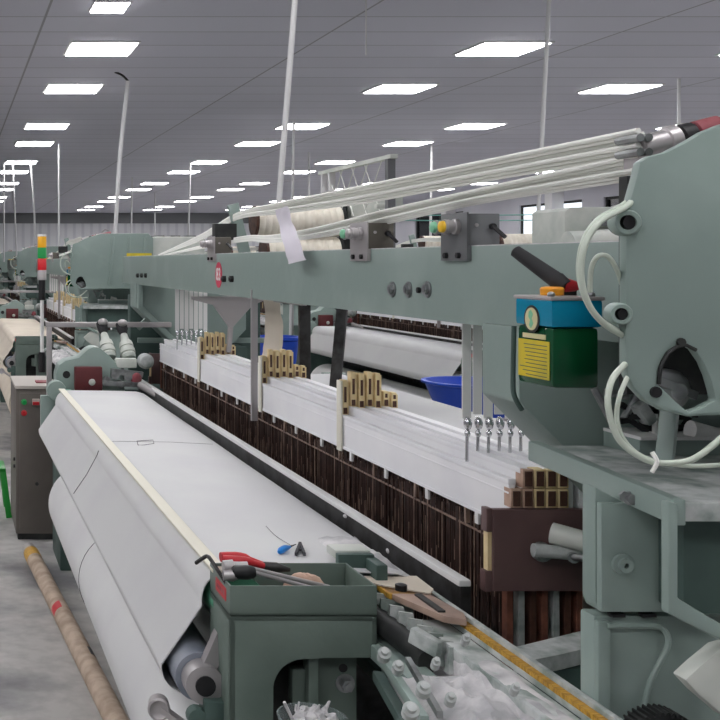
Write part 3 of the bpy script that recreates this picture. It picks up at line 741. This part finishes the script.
q.bar((.80, GY-.04, 1.06), (1.0, GY-.03, 1.05), .02, .025).bar((.85, GY-.02, 1.12), (1.02, GY, 1.10), .03, .03)
q.build('end_linkage', 'steel', LOOM)
MB().box(.88, .99, GY, GY+.06, 1.135, 1.185).build('cream_block', 'cream', LOOM, bevel=.006)
MB().ell((.985, GY-.01, 1.08), (.03,.03,.035)).build('red_knob', 'reddull', LOOM)
MB().lathe((1.06, GY+.1, 1.16), (0,1,0), [(0,.03),(.01,.042),(.06,.042),(.07,.03)], 20).build('end_pulley', 'lint_m', LOOM)
MB().tube([(1.0, GY-.06, 1.05), (1.06, GY-.25, 1.02)], .02, 12).build('end_joint', 'plate', LOOM)
q = MB().cyl((.55, CY1+.02, 1.03), (.55, CY1+.1, 1.03), .05, 16).box(.47, .60, CY1+.05, CY1+.1, .80, 1.0); q.build('roller_end_bracket', 'paint', LOOM, bevel=.004)
MB().bar((.56, 6.5, 1.33), (1.3, 6.5, 1.33), .04, .03).bar((.58, 6.5, 1.32), (.58, 6.5, .9), .03, .04).build('end_rail', 'plate', LOOM, bevel=.003)
MB().box(.6, 1.2, 6.05, 6.5, .0, 1.0).build('end_body', 'paint_dk', LOOM, bevel=.01)

# ---------- warp side
MB().cyl((2.08, 2.45, 1.04), (2.08, 5.95, 1.04), .06, 20).build('whip_roller', 'steel', LOOM)
for yy in (2.40, 5.98):
    MB().box(1.72, 2.3, yy-.03, yy+.03, 0, 1.0).box(2.02, 2.14, yy-.03, yy+.03, 1.0, 1.10).build('warp_stand', 'paint', LOOM, bevel=.01)
# yarn rolls carried behind the beam, lying across the loom
def yarn_roll(yc, zc, xa, xb, r, lab, n=13):
    prof = []; L_ = xb-xa
    for i in range(n):
        x = L_*i/n
        prof += [(x, r*.94), (x+L_/n*.25, r), (x+L_/n*.75, r), (x+L_/n*.98, r*.94)]
    o = MB().lathe((xa, yc, zc), (1,0,0), [(0, .02)] + prof + [(L_, .02)], 28).build('yarn_roll', 'yarn')
    tag(o, lab, 'yarn roll', 'cream yarn rolls')
    for xx, m_ in ((xa-.014, 'slot'), (xb, 'dark')):
        MB().cyl((xx, yc, zc), (xx+.014, yc, zc), r*.98, 24).build('roll_flange', m_, o)
    return o
for yy in (4.42, 5.02, 5.24): MB().box(1.12, 1.88, yy-.02, yy+.02, 1.585, 1.625).build('carrier_bar', 'paint_dk', LOOM, bevel=.003)
MB().bar((1.375, 5.02, 1.60), (1.285, 5.02, 1.965), .05, .03, (0,1,0)).build('roll_post', 'paint', LOOM, bevel=.004)
MB().bar((1.80, 5.02, 1.60), (1.80, 5.02, 1.955), .05, .03, (0,1,0)).build('roll_post', 'dark', LOOM, bevel=.004)
MB().box(1.20, 1.30, 5.0, 5.06, 1.80, 1.875).build('post_block', 'dark', LOOM, bevel=.004)
yr1 = yarn_roll(5.0, 1.885, 1.385, 1.765, .070, 'upper cream ridged yarn roll behind the long green beam')
yr2 = yarn_roll(5.0, 1.744, 1.43, 1.755, .070, 'lower cream yarn roll half hidden by the long green beam', 11)
# ------------------------------------------------------------ heald frames (one thing each)
HEALD = []
FN = ['front-most', 'second', 'third', 'fourth', 'fifth', 'sixth', 'rear-most']
GY_ = (3.26, 4.10, 5.12)
def heald_frame(i):
    x = 1.162 + .0243*i; top = 1.248 if i == 0 else 1.268 + .004*(i % 2)
    o = thing('heald_frame', (x+.006, 4.2, .60), '%s white heald frame from the cloth side of the front loom' % FN[i], 'heald frame', 'heald frames of the front loom')
    b = MB().box(x, x+.012, 2.29, 6.12, 1.147, top-.012).box(x-.002, x+.014, 2.29, 6.12, top-.012, top)
    if i == 0: b.box(x-.003, x, 2.29, 6.12, 1.147, 1.155).box(x-.002, x, 2.29, 6.12, 1.217, 1.221)
    b.build('top_rail', 'alu', o, bevel=.0012)
    MB().box(x, x+.012, 2.31, 6.12, .68, .76).build('bottom_rail', 'alu', o)
    for ya in (2.30, 6.09):
        MB().box(x+.001, x+.013, ya, ya+.022, .74, 1.16).build('side_stile', ('rust', 'lint_m', 'slot')[i % 3], o)
    # wooden end blocks
    for z in (() if i > 4 else (1.190,) if i == 0 else (1.190, 1.231)):
        e = MB().box(x-.001, x+.021, 2.280, 2.31, z, z+.039).build('end_block', 'woodpink' if i < 2 else 'wood', o, bevel=.001)
        MB().box(x+.003, x+.018, 2.2785, 2.2805, z+.004, z+.035).build('slot', 'slot', e)
    # guide blocks on the rail
    for g in GY_:
        h = .102 if i < 5 else .045
        e = MB().box(x-.001, x+.013, g, g+.030, top-.004, top+h).box(x+.013, x+.019, g+.006, g+.024, top-.004, top+h-.006).build('guide_block', 'wood', o, bevel=.0015)
        MB().box(x+.003, x+.010, g-.0015, g+.001, top+.036 if i < 5 else top+.026, top+h-.02 if i < 5 else top+.038).build('slot', 'slot', e); MB().box(x+.001, x+.012, g-.0015, g+.001, top+.002, top+.02).build('notch', 'slot', e)
        if i == 0: MB().box(x-.009, x-.003, g-.005, g+.030, 1.140, top+.10).build('batten', 'strip', o, bevel=.001)
    # hanging straps
    for ys in (2.49, 5.68):
        st = MB().box(x-.004, x+.016, ys, ys+.004, 1.345+.01*(i % 2), 1.60).build('hanger_strap', 'white', o)
        MB().tube([(x+.006, ys, 1.35), (x+.006, ys, 1.325)], .004, 8).ell((x+.006, ys-.004, 1.335), (.009,.010,.015)).ell((x+.006, ys-.002, 1.312), (.006,.008,.009)).tube([(x+.006, ys, 1.315), (x+.006, ys, top)], .0035, 8).build('hook', 'chrome', st)
    # heddles
    random.seed(20+i); b = MB(); y = 2.32
    st_ = .0065 if i < 2 else .012
    while y < 6.08:
        b.m = 0 if random.random() < .88 else 1
        w = random.uniform(.0022, .0045); xx = x+.006+random.uniform(-.004, .004); z0 = .78
        b.box(xx-.0008, xx+.0008, y, y+w, z0, 1.14 - random.uniform(0, .014)); y += st_*random.uniform(.7, 1.25)
    b.m = 1; y = 2.33
    while i == 0 and y < 6.05:
        z0 = random.uniform(.93, 1.02); b.box(x-.0005, x+.0005, y, y+.0018, z0, z0+random.uniform(.02, .07)); y += random.uniform(.006, .03)
    if i == 0:
        for k in range(15): MB().box(x-.003, x+.004, 2.42+.255*k, 2.436+.255*k, 1.122, 1.148).build('rail_hook', 'white', o, bevel=.002)
    h = b.build('heddles', ['heddle', 'heddle2'], o, smooth=False); h['kind'] = 'stuff'
    q = MB().box(x+.002, x+.006, 2.32, 6.09, 1.104, 1.108); 
    y = 2.48
    while y < 6:
        q.box(x-.001, x+.008, y, y+.009, 1.112, 1.15); y += .27
    q.build('heddle_bar', 'slot' if i else 'heddle2', o)
    return o
for i in range(7): HEALD.append(heald_frame(i))

# ------------------------------------------------------------ cloth, warp, roll
def sheet(prof, ya, yb, ny, t, amp=0.0):
    P = []
    for i in range(ny+1):
        y = ya + (yb-ya)*i/ny
        P.append([(p[0] + amp*mnoise.noise((y*2.1, k*.35, 2)), y, p[1] + amp*mnoise.noise((y*1.7, k*.3, 8))) for k, p in enumerate(prof)])
    return MB().grid(P, t)
prof = [(1.03, .985), (.995, 1.020), (.96, 1.029), (.88, 1.033), (.78, 1.035), (.68, 1.036)] + arc(.602, .974, .063, 84, 192, 9)[:] + arc(.513, .83, .060, 176, 260, 8) + [(.53, .772), (.58, .78)]
cloth = sheet(prof, 2.37, 5.69, 60, (.0015, 0, -.0025), .0018).build('woven_cloth', 'cloth', ang=70)
tag(cloth, 'wide white cloth stretched over the breast roller of the front loom', 'cloth', 'cloths on the looms')
MB().prism([(.86, 2.375), (1.005, 2.375), (1.0, 2.28), (.98, 2.25), (.90, 2.31)], 'z', 1.020, 1.0225).build('selvage_fringe', 'clothcream', cloth)
lump('lint_mat', ((.86, 2.40), (1.0, 2.70)), 1.032, .014, 'lint', 3, cloth)
# pen marks on the cloth
def onc(px, py): return at_z(px, py, 1.0385)
m_ = MB()
m_.tube([onc(137, 441), onc(153, 440), onc(154, 443.5), onc(144, 445), onc(138, 445), onc(137, 441)], .0010, 5)
m_.build('pen_mark', 'marker', cloth); m_ = MB()
m_.tube([(.545, 4.06, 1.004), (.538, 4.06, .985), (.5, 4.06, .915), (.452, 4.06, .845)], .0013, 5)
m_.build('pen_mark', 'marker', cloth)
MB().tube([(.566, 4.06, 1.0285), (.60, 4.06, 1.0385), (.80, 4.05, 1.0375), (.96, 4.03, 1.0325)], .0008, 5).build('woven_fault_line', 'thread', cloth)
roll = MB()
roll.lathe((.70, 2.42, .45), (0,1,0), [(0,.03), (0.001,.19), (.012,.196), (3.27,.196), (3.282,.19), (3.283,.03)], 56)
roll = roll.build('cloth_roll', 'cloth'); tag(roll, 'thick white roll of finished cloth under the front loom', 'cloth roll', 'cloth rolls under the looms')
MB().cyl((.70, 2.38, .45), (.70, 5.76, .45), .03, 16).build('roll_core', 'steel', roll)
pts = [(.70 + .1975*math.cos(math.radians(a)), 4.33, .45 + .1975*math.sin(math.radians(a))) for a in range(95, 216, 8)]
MB().tube(pts, .0011, 5).build('pen_mark', 'marker', roll)
warp = MB().grid([[(1.31 + .77*u/8, 2.5 + 3.4*v/20, 1.09 + .012*u/8) for u in range(9)] for v in range(21)], (0,0,-.003)).build('warp_sheet', 'cloth')
tag(warp, 'flat white sheet of warp yarn behind the front heald frames', 'warp', 'warp sheets')
wb = MB().lathe((2.0, 2.5, .52), (0,1,0), [(0,.05),(.001,.42),(.02,.42),(.021,.33),(3.38,.33),(3.381,.42),(3.40,.42),(3.401,.05)], 40).build('warp_beam', 'yarn')
tag(wb, 'large drum of warp yarn at the back of the front loom', 'warp beam', 'warp beams')
strip = MB().box(.556, .588, 2.34, 5.69, 1.0385, 1.0455).build('cream_batten', 'strip', bevel=.002)
tag(strip, 'long narrow cream batten lying along the white cloth', 'batten', 'cream battens')

# ------------------------------------------------------------ control cabinet with signal tower
CAB = thing('control_cabinet', (.52, 7.0, 0), 'grey-brown control cabinet with green and red buttons at the far end of the front loom', 'cabinet', 'control cabinets')
MB().box(.397, .65, 6.72, 7.3, .04, .925).build('cabinet_body', 'cabinet', CAB, bevel=.004)
MB().box(.42, .64, 6.712, 6.722, .07, .90).build('cabinet_door', 'cabinet', CAB, bevel=.002)
MB().box(.392, .655, 6.71, 7.305, .925, .945).build('cabinet_lid', 'cabinet_top', CAB, bevel=.003)
MB().box(.41, .64, 6.74, 7.28, 0, .04).build('plinth', 'dark', CAB)
for px, py, m_ in ((24, 402, 'green'), (24, 413, 'red')):
    p = at(px, py, 6.71); MB().lathe(p, (0,-1,0), [(0,.018),(.006,.018),(.007,.013),(.016,.012)], 16).build('push_button', m_, CAB)
p = at(35.5, 402, 6.71); e = MB().box(p.x-.02, p.x+.025, 6.695, 6.712, p.z-.018, p.z+.02).build('switch_plate', 'cabinet_top', CAB, bevel=.002)
MB().box(p.x-.018, p.x+.022, 6.685, 6.696, p.z-.016, p.z+.003).build('rocker', 'red', e)
MB().lathe(at(37, 484, 6.712), (0,-1,0), [(0,.012),(.006,.010)], 14).build('door_lock', 'steel_dk', CAB)
k = MB()
for py in (459, 466): p = at(10, py, 6.8); k.lathe((.397, 6.8, p.z), (-1,0,0), [(0,.012),(.012,.01)], 12)
k.build('cable_gland', 'black', CAB)
MB().box(.53, .62, 6.85, 6.95, .945, .955).build('red_tag', 'reddull', CAB)
TW = (.579, 7.0)
tz = lambda py: 1.7 - (py-262)*7.0/F
MB().cyl((*TW, tz(372)), (*TW, tz(352)), .022, 14).build('tower_base', 'black', CAB)
MB().cyl((*TW, tz(356)), (*TW, tz(299)), .012, 12).build('tower_pole', 'white', CAB)
sg = MB().cyl((*TW, tz(300)), (*TW, tz(280)), .022, 18).build('tower_socket', 'black', CAB)
for a_, b_, m_, nm in ((280, 270, 'plate', 'tower_collar'), (270, 258.5, 'sigred', 'signal_lens'), (258.5, 247.5, 'siggreen', 'signal_lens'), (247.5, 236.5, 'sigyellow', 'signal_lens'), (236.5, 234.5, 'white', 'tower_cap')):
    q = MB().lathe((*TW, tz(a_)), (0,0,1), [(0,.0285),(tz(b_)-tz(a_)-.003,.0285),(tz(b_)-tz(a_),.0265)], 22).build(nm, m_, sg)
    if nm == 'signal_lens': q['label'] = {'sigred': 'red', 'siggreen': 'green', 'sigyellow': 'amber'}[m_] + ' signal light segment'

# thread feeders behind the gear cover
def feeder(x, y, z, lab):
    o = thing('weft_feeder', (x, y, z-.16), lab, 'weft feeder', 'weft feeders')
    d = Vector((-.12, .35, -.25)) if False else Vector((.10, -.55, -.75))
    MB().lathe((x, y, z), d, [(0,.018),(.02,.022),(.05,.026),(.055,.036),(.085,.040),(.088,.036),(.10,.036),(.103,.042),(.125,.043),(.128,.037),(.135,.037),(.14,.04),(.16,.036)], 20).build('feeder_drum', 'cream', o)
    MB().lathe(Vector((x, y, z)), -d.normalized(), [(0,.02),(.03,.03),(.07,.032),(.075,.02)], 16).build('feeder_motor', 'rubber', o)
    MB().ell((x-.006, y, z+.065), (.028,.02,.02)).build('feeder_cap', 'plate', o)
    q = MB().tube([(x+.0, y+.03, z+.02), (x, y+.05, z-.02), (x, y+.05, 1.0)], .012, 8); q.build('feeder_bracket', 'steel', o)
    return o
fd1 = feeder(.855, 6.15, 1.30, 'white banded weft feeder just behind the gear cover, the one closer to the aisle')
fd2 = feeder(.965, 6.15, 1.295, 'white banded weft feeder behind the gear cover, the one closer to the heald frames')

# ------------------------------------------------------------ copies of the loom further down the hall
GROUP_SETS = [('cloth', cloth, 'cloth'), ('roll', roll, 'roll')]
SMALL = {'bolt', 'screw', 'stud', 'bolt_hole', 'bore', 'number_sign', 'printed_line', 'sticker_print', 'cable_tie', 'slot', 'pen_mark', 'woven_fault_line', 'lint_tuft', 'oval_emblem', 'lid_screw', 'plug', 'chain_links', 'cam_bolt', 'pin', 'cable_gland', 'gripper_slot', 'black_knob', 'lint_mat', 'selvage_fringe', 'red_tag', 'door_lock'}
SPOTS = [((0, 7.25, 0), 'next loom straight behind the front loom'), ((0, 14.5, 0), 'third loom back along the aisle'), ((0, 21.75, 0), 'fourth loom back along the aisle'), ((0, 29.0, 0), 'fifth loom back along the aisle'),
         ((3.2, 5.7, 0), 'loom seen under the front beam'), ((3.2, 12.95, 0), 'second loom back in the second row'), ((3.2, 20.2, 0), 'third loom back in the second row'), ((3.2, 27.45, 0), 'fourth loom back in the second row'),
         ((6.4, 4.6, 0), 'first loom of the third row'), ((6.4, 11.85, 0), 'second loom back in the third row')]
def recolor(o, name):
    o.data = o.data.copy(); o.data.materials[0] = M[name]
for k, (d, nm) in enumerate(SPOTS):
    far_ = d[1] > 10
    cols = {'weaving_loom': 'green %s' % nm}
    sk = set(SMALL)
    if far_: sk |= {'carriage_rod', 'carriage_linkage', 'temple_ring', 'bosses', 'hook_bracket', 'wheel_bracket', 'sticker_print', 'toggle_lever', 'knob_collar', 'push_button', 'arch_rim'}
    c = copy_tree(LOOM, d, 'green weaving %s' % nm, None, sk)
    q = copy_tree(cloth, d, '%s cloth on the %s' % ('cream' if k in (0, 1, 2) else 'white', nm), None, sk)
    if k in (0, 1, 2): recolor(q, 'clothcream')
    q = copy_tree(roll, d, 'roll of finished cloth under the %s' % nm, None, sk)
    if k in (0, 1, 2): recolor(q, 'clothcream')
    copy_tree(warp, d, 'sheet of warp yarn on the %s' % nm)
    copy_tree(wb, d, 'drum of warp yarn, %s' % nm)
    if d[1] < 16:
        for i, h in enumerate(HEALD):
            if far_ and i not in (0, 1, 2, 3, 4): continue
            q = copy_tree(h, d, '%s heald frame from the cloth side, %s' % (FN[i], nm), None, {'slot', 'notch', 'hook'} | ({'heddle_bar'} if far_ else set()))
            q['group'] = 'heald frames of the %s' % nm
    if d[0] > 0 or k == 0: 
        copy_tree(yr1, d, 'upper yarn roll on the %s' % nm); copy_tree(yr2, d, 'lower yarn roll on the %s' % nm)
    if not (d[0] > 0): copy_tree(CAB, d, 'control cabinet with signal tower, %s' % nm, None, sk)
# ------------------------------------------------------------ loose things
# worn tube on the floor
a = at_z(31, 553, .045); c = at_z(117, 722, .045)
dr = (c-a).normalized()
R = .043
tb_ = MB().cyl(a, a + (c-a)*1.25, R, 24).build('card_tube', 'tube')
tag(tb_, 'long worn brown cardboard tube on the floor beside the big cloth roll', 'tube')
MB().cyl(a - dr*.09, a, R*.86, 20).build('tube_tip', 'plate', tb_)
MB().cyl(a + dr*.02, a + dr*.16, R*1.02, 24).build('orange_band', 'tape', tb_)
for (t0, al, be, m_, nm) in ((1.02, 95, 175, 'red', 'red_patch'), (1.62, 20, 70, 'black', 'black_patch'),):
    P = []
    side = dr.cross(V(0,0,1)).normalized()
    for i in range(7):
        row = []
        for j in range(4):
            an = math.radians(al + (be-al)*i/6); r = R*1.015
            row.append(a + dr*(t0 + .09*j/3 + .02*i/6) + side*(-math.cos(an)*r) + V(0,0,math.sin(an)*r))
        P.append(row)
    MB().grid(P, (0,0,.001)).build(nm, m_, tb_)

# tools in the tray
def at_t(px, py, Y): return at(px, py, Y)
hk = MB().tube(spline([at(196, 563, 2.32), at(204, 557.5, 2.30), at(207.5, 556.5, 2.30), at(211, 560, 2.28), at(222, 577, 2.25), at(226, 583, 2.24)], 4), .0042, 6).build('hex_key', 'steel_dk')
tag(hk, 'dark bent hex key sticking out over the corner of the tool tray', 'hex key')
p0, p1 = at(222, 562, 2.34), at(290, 577, 2.33); p0.z = 1.069; p1.z = 1.048
pl_ = thing('pliers', (p0.x+.05, p0.y, 1.0), 'red-handled pliers lying in the tool tray', 'pliers')
for s_ in (-.012, .012):
    q0 = p0 + V(0, s_, 0)
    MB().tube(spline([q0, q0.lerp(p1, .3)+V(0, s_*.7, .006), q0.lerp(p1, .6)], 5), [.0105]*3+[.010]*4+[.007]*4, 10).build('handle', 'red', pl_)
MB().tube([p0.lerp(p1, .6), p0.lerp(p1, .8), p1], [.008, .011, .004], 10).build('jaw', 'steel_dk', pl_)
g0, g1 = at(234, 581, 2.225), at(256, 581, 2.225); g2 = at(322, 588, 2.215)
dv = thing('screwdriver', (g0.x+.1, 2.22, 1.0), 'black-handled screwdriver with a long steel shaft in the tool tray', 'screwdriver')
up_ = V(0,.02,.012)
g0 += up_; g1 += up_; g2 = V(.80, 2.27, 1.012)
MB().lathe(g0, g1-g0, [(0,.010),(.004,.014),(.03,.015),(.042,.013),(.048,.010)], 14).build('handle', 'black', dv)
MB().cyl(g1, g2, .0045, 10).build('shaft', 'plate', dv)
s0 = g0 + V(-.014, .014, .008)
wr = MB().lathe(s0, V(.03,0,.0), [(0,.012),(.02,.014),(.022,.010),(.05,.010)], 14).lathe(s0+V(-.004,-.016,-.014), (1,0,0), [(0,.010),(.02,.012),(.03,.008)], 12)
wr.cyl(s0 + V(.04,0,0), V(.79, 2.30, 1.02), .005, 10)
tag(wr.build('socket_wrench', 'plate'), 'shiny socket wrench lying beside the black screwdriver', 'wrench')
lw = MB().ell((.745, 2.32, 1.01), (.045, .03, .034), 18, 12, .06).build('cotton_waste', 'woodpink')
tag(lw, 'pale crumpled ball of cotton waste in the tool tray', 'cotton waste')
# snips and thread on the cloth
z_ = 1.0385
b1 = onc(279, 554); b2 = onc(290, 549)
sn = thing('thread_snips', (b1.x, b1.y, z_), 'small thread snips with a bright blue handle on the white cloth', 'snips')
pts = [b1 + V(0,0,.004), b1.lerp(b2, .4) + V(0,0,.007), b2 + V(0,0,.005)]
MB().tube(spline(pts, 4), [.004,.006,.0075,.008,.008,.0075,.006,.004,.003], 10).build('handle', 'bluesnip', sn)
MB().tube([b2 + V(0,0,.005), onc(296, 545.5) + V(0,0,.003)], [.003, .001], 6).build('blade', 'chrome', sn)
b3, b4, b5 = onc(296, 556), onc(300, 545), onc(304.5, 556)
cp_ = MB().bar(b3+V(0,0,.004), b4+V(0,0,.004), .006, .008).bar(b4+V(0,0,.004), b5+V(0,0,.004), .006, .008).bar(b3.lerp(b4,.4)+V(0,0,.004), b5.lerp(b4,.4)+V(0,0,.004), .005, .006)
tag(cp_.build('tweezers', 'marker', bevel=.001), 'small dark A-shaped clip on the white cloth', 'clip')
th = MB().tube(spline([onc(266, 526), onc(276, 536), onc(292, 546)], 5), .0009, 5)
tag(th.build('loose_thread', 'thread'), 'loose grey thread trailing from the blue snips', 'thread')

# handle resting on the oil tank
h0, h1_ = at(514, 250, 1.86), at(566, 287, 1.79)
hn = thing('grease_gun', h1_, 'black round-ended grease gun leaning on the oil tank lid', 'grease gun')
MB().lathe(h0, h1_-h0, [(0,.006),(.003,.010),(.02,.011),(.06,.0125),(.085,.0135),((h1_-h0).length-.018,.0145),((h1_-h0).length,.012)], 16).build('barrel', 'rubber', hn)
MB().lathe(h1_ - (h1_-h0).normalized()*.006, V(1,.1,-.12), [(0,.010),(.006,.0115),(.02,.009),(.026,.006)], 14).build('red_nozzle', 'red', hn)

# white paper strip over the cords and hanging rag
def ribbon(pts, w, wdir, name, m, lab, cat, t=(0,.0,.0)):
    pts = spline(pts, 6); W_ = Vector(wdir).normalized(); P = []
    for i, p in enumerate(pts):
        u = i/(len(pts)-1)
        ww = w[0] + (w[1]-w[0])*u if isinstance(w, tuple) else w
        P.append([p + W_*(ww*(k/5-.5)) + V(-1,0,0)*(.006*mnoise.noise((u*5, k*.6, 4))) for k in range(6)])
    o = MB().grid(P, (.0012,0,0)).build(name, m); return tag(o, lab, cat)
Yp = 3.45
ribbon([at(281, 208, Yp+.25), at(286, 225, Yp+.18), at(291, 243, Yp), at(297, 262, Yp-.1)], (.10, .13), (-.10, 1, -.1), 'paper_strip', 'paper', 'strip of white lilac paper hanging from the pale cords over the green beam', 'paper')
ribbon([V(1.33, 4.58, 1.56), V(1.335, 4.55, 1.44), V(1.33, 4.57, 1.30)], (.22, .27), (0, 1, 0), 'hanging_rag', 'clothcream', 'cream rag hanging under the beam between the guide blocks', 'rag')
p = V(1.325, 4.5, 1.53); 
# blue tubs with stands
def tub(name, c, r, h, m, lab, cat='tub'):
    o = MB()
    o.lathe(c, (0,0,1), [(0, r*.72), (h*.1, r*.75), (h*.9, r*.96), (h*.93, r*1.04), (h, r*1.04), (h, r*.95), (h*.15, r*.73), (h*.12, .002)], 32)
    o = o.build(name, m); return tag(o, lab, cat)
def stand(c, w, h, lab):
    o = thing('basin_stand', (c[0], c[1], 0), lab, 'stand')
    MB().box(c[0]-w, c[0]+w, c[1]-w, c[1]+w, h-.03, h).build('stand_top', 'plate', o, bevel=.004)
    for sx in (-1, 1):
        for sy in (-1, 1): MB().cyl((c[0]+sx*w*.85, c[1]+sy*w*.85, 0), (c[0]+sx*w*.85, c[1]+sy*w*.85, h-.03), .015, 10).build('leg', 'steel', o)
t = at(474, 381, 5.6)
tub('basin', (t.x, t.y, .93), .24, t.z-.93, 'blue', 'wide blue plastic basin beyond the white warp sheet', 'basin')
stand((t.x, t.y), .2, .93, 'steel stand under the wide blue basin')
t = at(278, 336, 7.4)
tub('bucket', (t.x, t.y, .9), .14, t.z-.9, 'blue', 'blue plastic bucket behind the hanging cream rag', 'bucket')
stand((t.x, t.y), .15, .9, 'steel stand under the small blue bucket')
# tub of lint at the picture's lower edge
t = at(312, 716, 2.06)
tubo = MB().lathe((t.x, t.y, t.z-.10), (0,0,1), [(0,.045),(.004,.05),(.094,.062),(.1,.064),(.1,.061),(.01,.048)], 28).build('plastic_tub', 'clear')
tag(tubo, 'clear plastic tub in front of the side casing, filled with lint', 'tub')
random.seed(2); b = MB()
for i in range(60):
    an = random.uniform(0, 2*PI); rr = random.uniform(0, .05); c = V(t.x + rr*math.cos(an), t.y + rr*math.sin(an), t.z + random.uniform(-.03, .004))
    b.ell(c, (random.uniform(.006,.012), random.uniform(.006,.012), random.uniform(.006,.012)), 7, 5, .3)
for i in range(8):
    c = V(t.x + random.uniform(-.04,.04), t.y+random.uniform(-.03,.03), t.z); b.tube([c, c+V(random.uniform(-.02,.02), 0, random.uniform(.012,.025))], .002, 5)
b.tube([V(t.x-.035,t.y,t.z-.01), V(t.x-.055,t.y-.01,t.z+.03)], .003, 6)
ln = b.build('cotton_lint', 'lint'); tag(ln, 'fluffy white cotton lint heaped in the clear tub', 'lint'); ln['kind'] = 'stuff'
sh_ = MB().box(t.x-.1, t.x+.1, t.y-.08, 2.205, t.z-.115, t.z-.1).build('tub_shelf', 'casing', LOOM)

# green plastic stool by the aisle
s = at_z(2, 512, 0.0); s.x -= .13
st = thing('plastic_stool', (s.x, s.y, 0), 'green plastic stool beside the grey-brown control cabinet', 'stool')
MB().box(s.x-.15, s.x+.15, s.y-.15, s.y+.15, .30, .325).build('seat', 'stool', st, bevel=.01)
for sx in (-1, 1):
    for sy in (-1, 1): MB().bar((s.x+sx*.17, s.y+sy*.17, 0), (s.x+sx*.13, s.y+sy*.13, .305), .04, .03).build('leg', 'stool', st, bevel=.004)

# open lattice frame standing on the carrier bars behind the beam
fr = thing('lattice_frame', (1.75, 4.8, 1.625), 'open grey lattice frame standing tall behind the pale cords', 'frame')
Xf = 1.75; zt = 2.122
for yy, w, m_ in ((4.42, .03, 'boxgrey'), (5.20, .014, 'conduit'), (5.10, .014, 'conduit')): MB().box(Xf, Xf+.03, yy-w/2, yy+w/2, 1.625, zt).build('post', m_, fr)
MB().bar((Xf+.014, 4.38, zt), (Xf+.014, 5.24, zt), .03, .016).build('top_bar', 'cream', fr)
b = MB()
for i in range(4):
    y = 4.5 + .15*i; b.tube([(Xf+.014, y, zt), (Xf+.014, y+.2, zt-.22)], .002, 6); b.tube([(Xf+.014, y+.2, zt), (Xf+.014, y+.02, zt-.22)], .002, 6)
b.build('lattice', 'cord2', fr)
MB().box(Xf+.05, Xf+.10, 4.50, 5.0, 1.90, 1.975).box(Xf+.0, Xf+.06, 4.52, 4.55, 1.92, 1.94).build('pale_casing', 'cream', fr, bevel=.004)
# two teal cords
for j, z in enumerate((2.02, 1.985)):
    c_ = MB().tube(spline([V(2.2, 7.3, z+.0), V(3.4, 7.25, z-.012), V(4.7, 7.2, z)], 6), .004, 6).build('teal_cord', 'teal')
    tag(c_, ('upper' if j == 0 else 'lower') + ' of the two thin teal cords running level behind the switch box', 'cord', 'teal cords')
# covered housing of the second-row loom seen over the beam
h = thing('covered_drive', (4.1, 6.6, 0), 'pale green rounded machine cover with a red end mark beyond the beam', 'machine cover')
MB().prism([(3.60, 1.70), (3.60, 2.00), (3.63, 2.02), (4.04, 2.025), (4.4, 2.015), (4.4, 1.70)], 'y', 6.45, 6.82).build('cover_body', 'cream', h, bevel=.02)
MB().cyl((3.56, 6.35, 1.80), (4.12, 6.35, 1.83), .077, 18).build('cover_tube', 'cream', h)
MB().cyl((4.06, 6.35, 1.826), (4.085, 6.35, 1.827), .079, 18).build('red_ring', 'reddull', h)
MB().box(3.76, 3.9, 6.38, 6.46, 1.91, 1.95).cyl((3.79, 6.4, 1.95), (3.86, 6.4, 1.97), .025, 12).build('latch', 'boxgrey', h, bevel=.004)
MB().box(3.7, 4.3, 6.4, 6.8, 0, 1.72).build('pedestal', 'paint', h, bevel=.01)
yarn_roll(7.2, 1.80, 3.58, 3.98, .085, 'small cream yarn roll just beyond the switch box with the yellow knob')
yw = MB().box(3.72, 3.80, 7.17, 7.25, 0, 1.718).build('yarn_post', 'paint'); tag(yw, 'green post under the small cream yarn roll', 'post')
# ------------------------------------------------------------ camera, world, view
cam = bpy.data.cameras.new('camera'); co = bpy.data.objects.new('camera', cam); COL.objects.link(co)
co.location = (0, 0, ZC); co.rotation_euler = (PI/2, 0, 0)
cam.sensor_width = 36; cam.sensor_fit = 'HORIZONTAL'; cam.lens = F/720*36
cam.shift_x = (360 + 49)/720; cam.shift_y = (HOR - 360)/720; cam.clip_start = 0.05; cam.clip_end = 200
SC.camera = co
w = bpy.data.worlds.new('world'); w.use_nodes = True; SC.world = w
w.node_tree.nodes['Background'].inputs['Color'].default_value = (.75, .85, 1, 1); w.node_tree.nodes['Background'].inputs['Strength'].default_value = 1.0
SC.view_settings.view_transform = 'Standard'; SC.view_settings.look = 'None'; SC.view_settings.gamma = 1.0; SC.view_settings.use_curve_mapping = False
SC.view_settings.exposure = 0.04
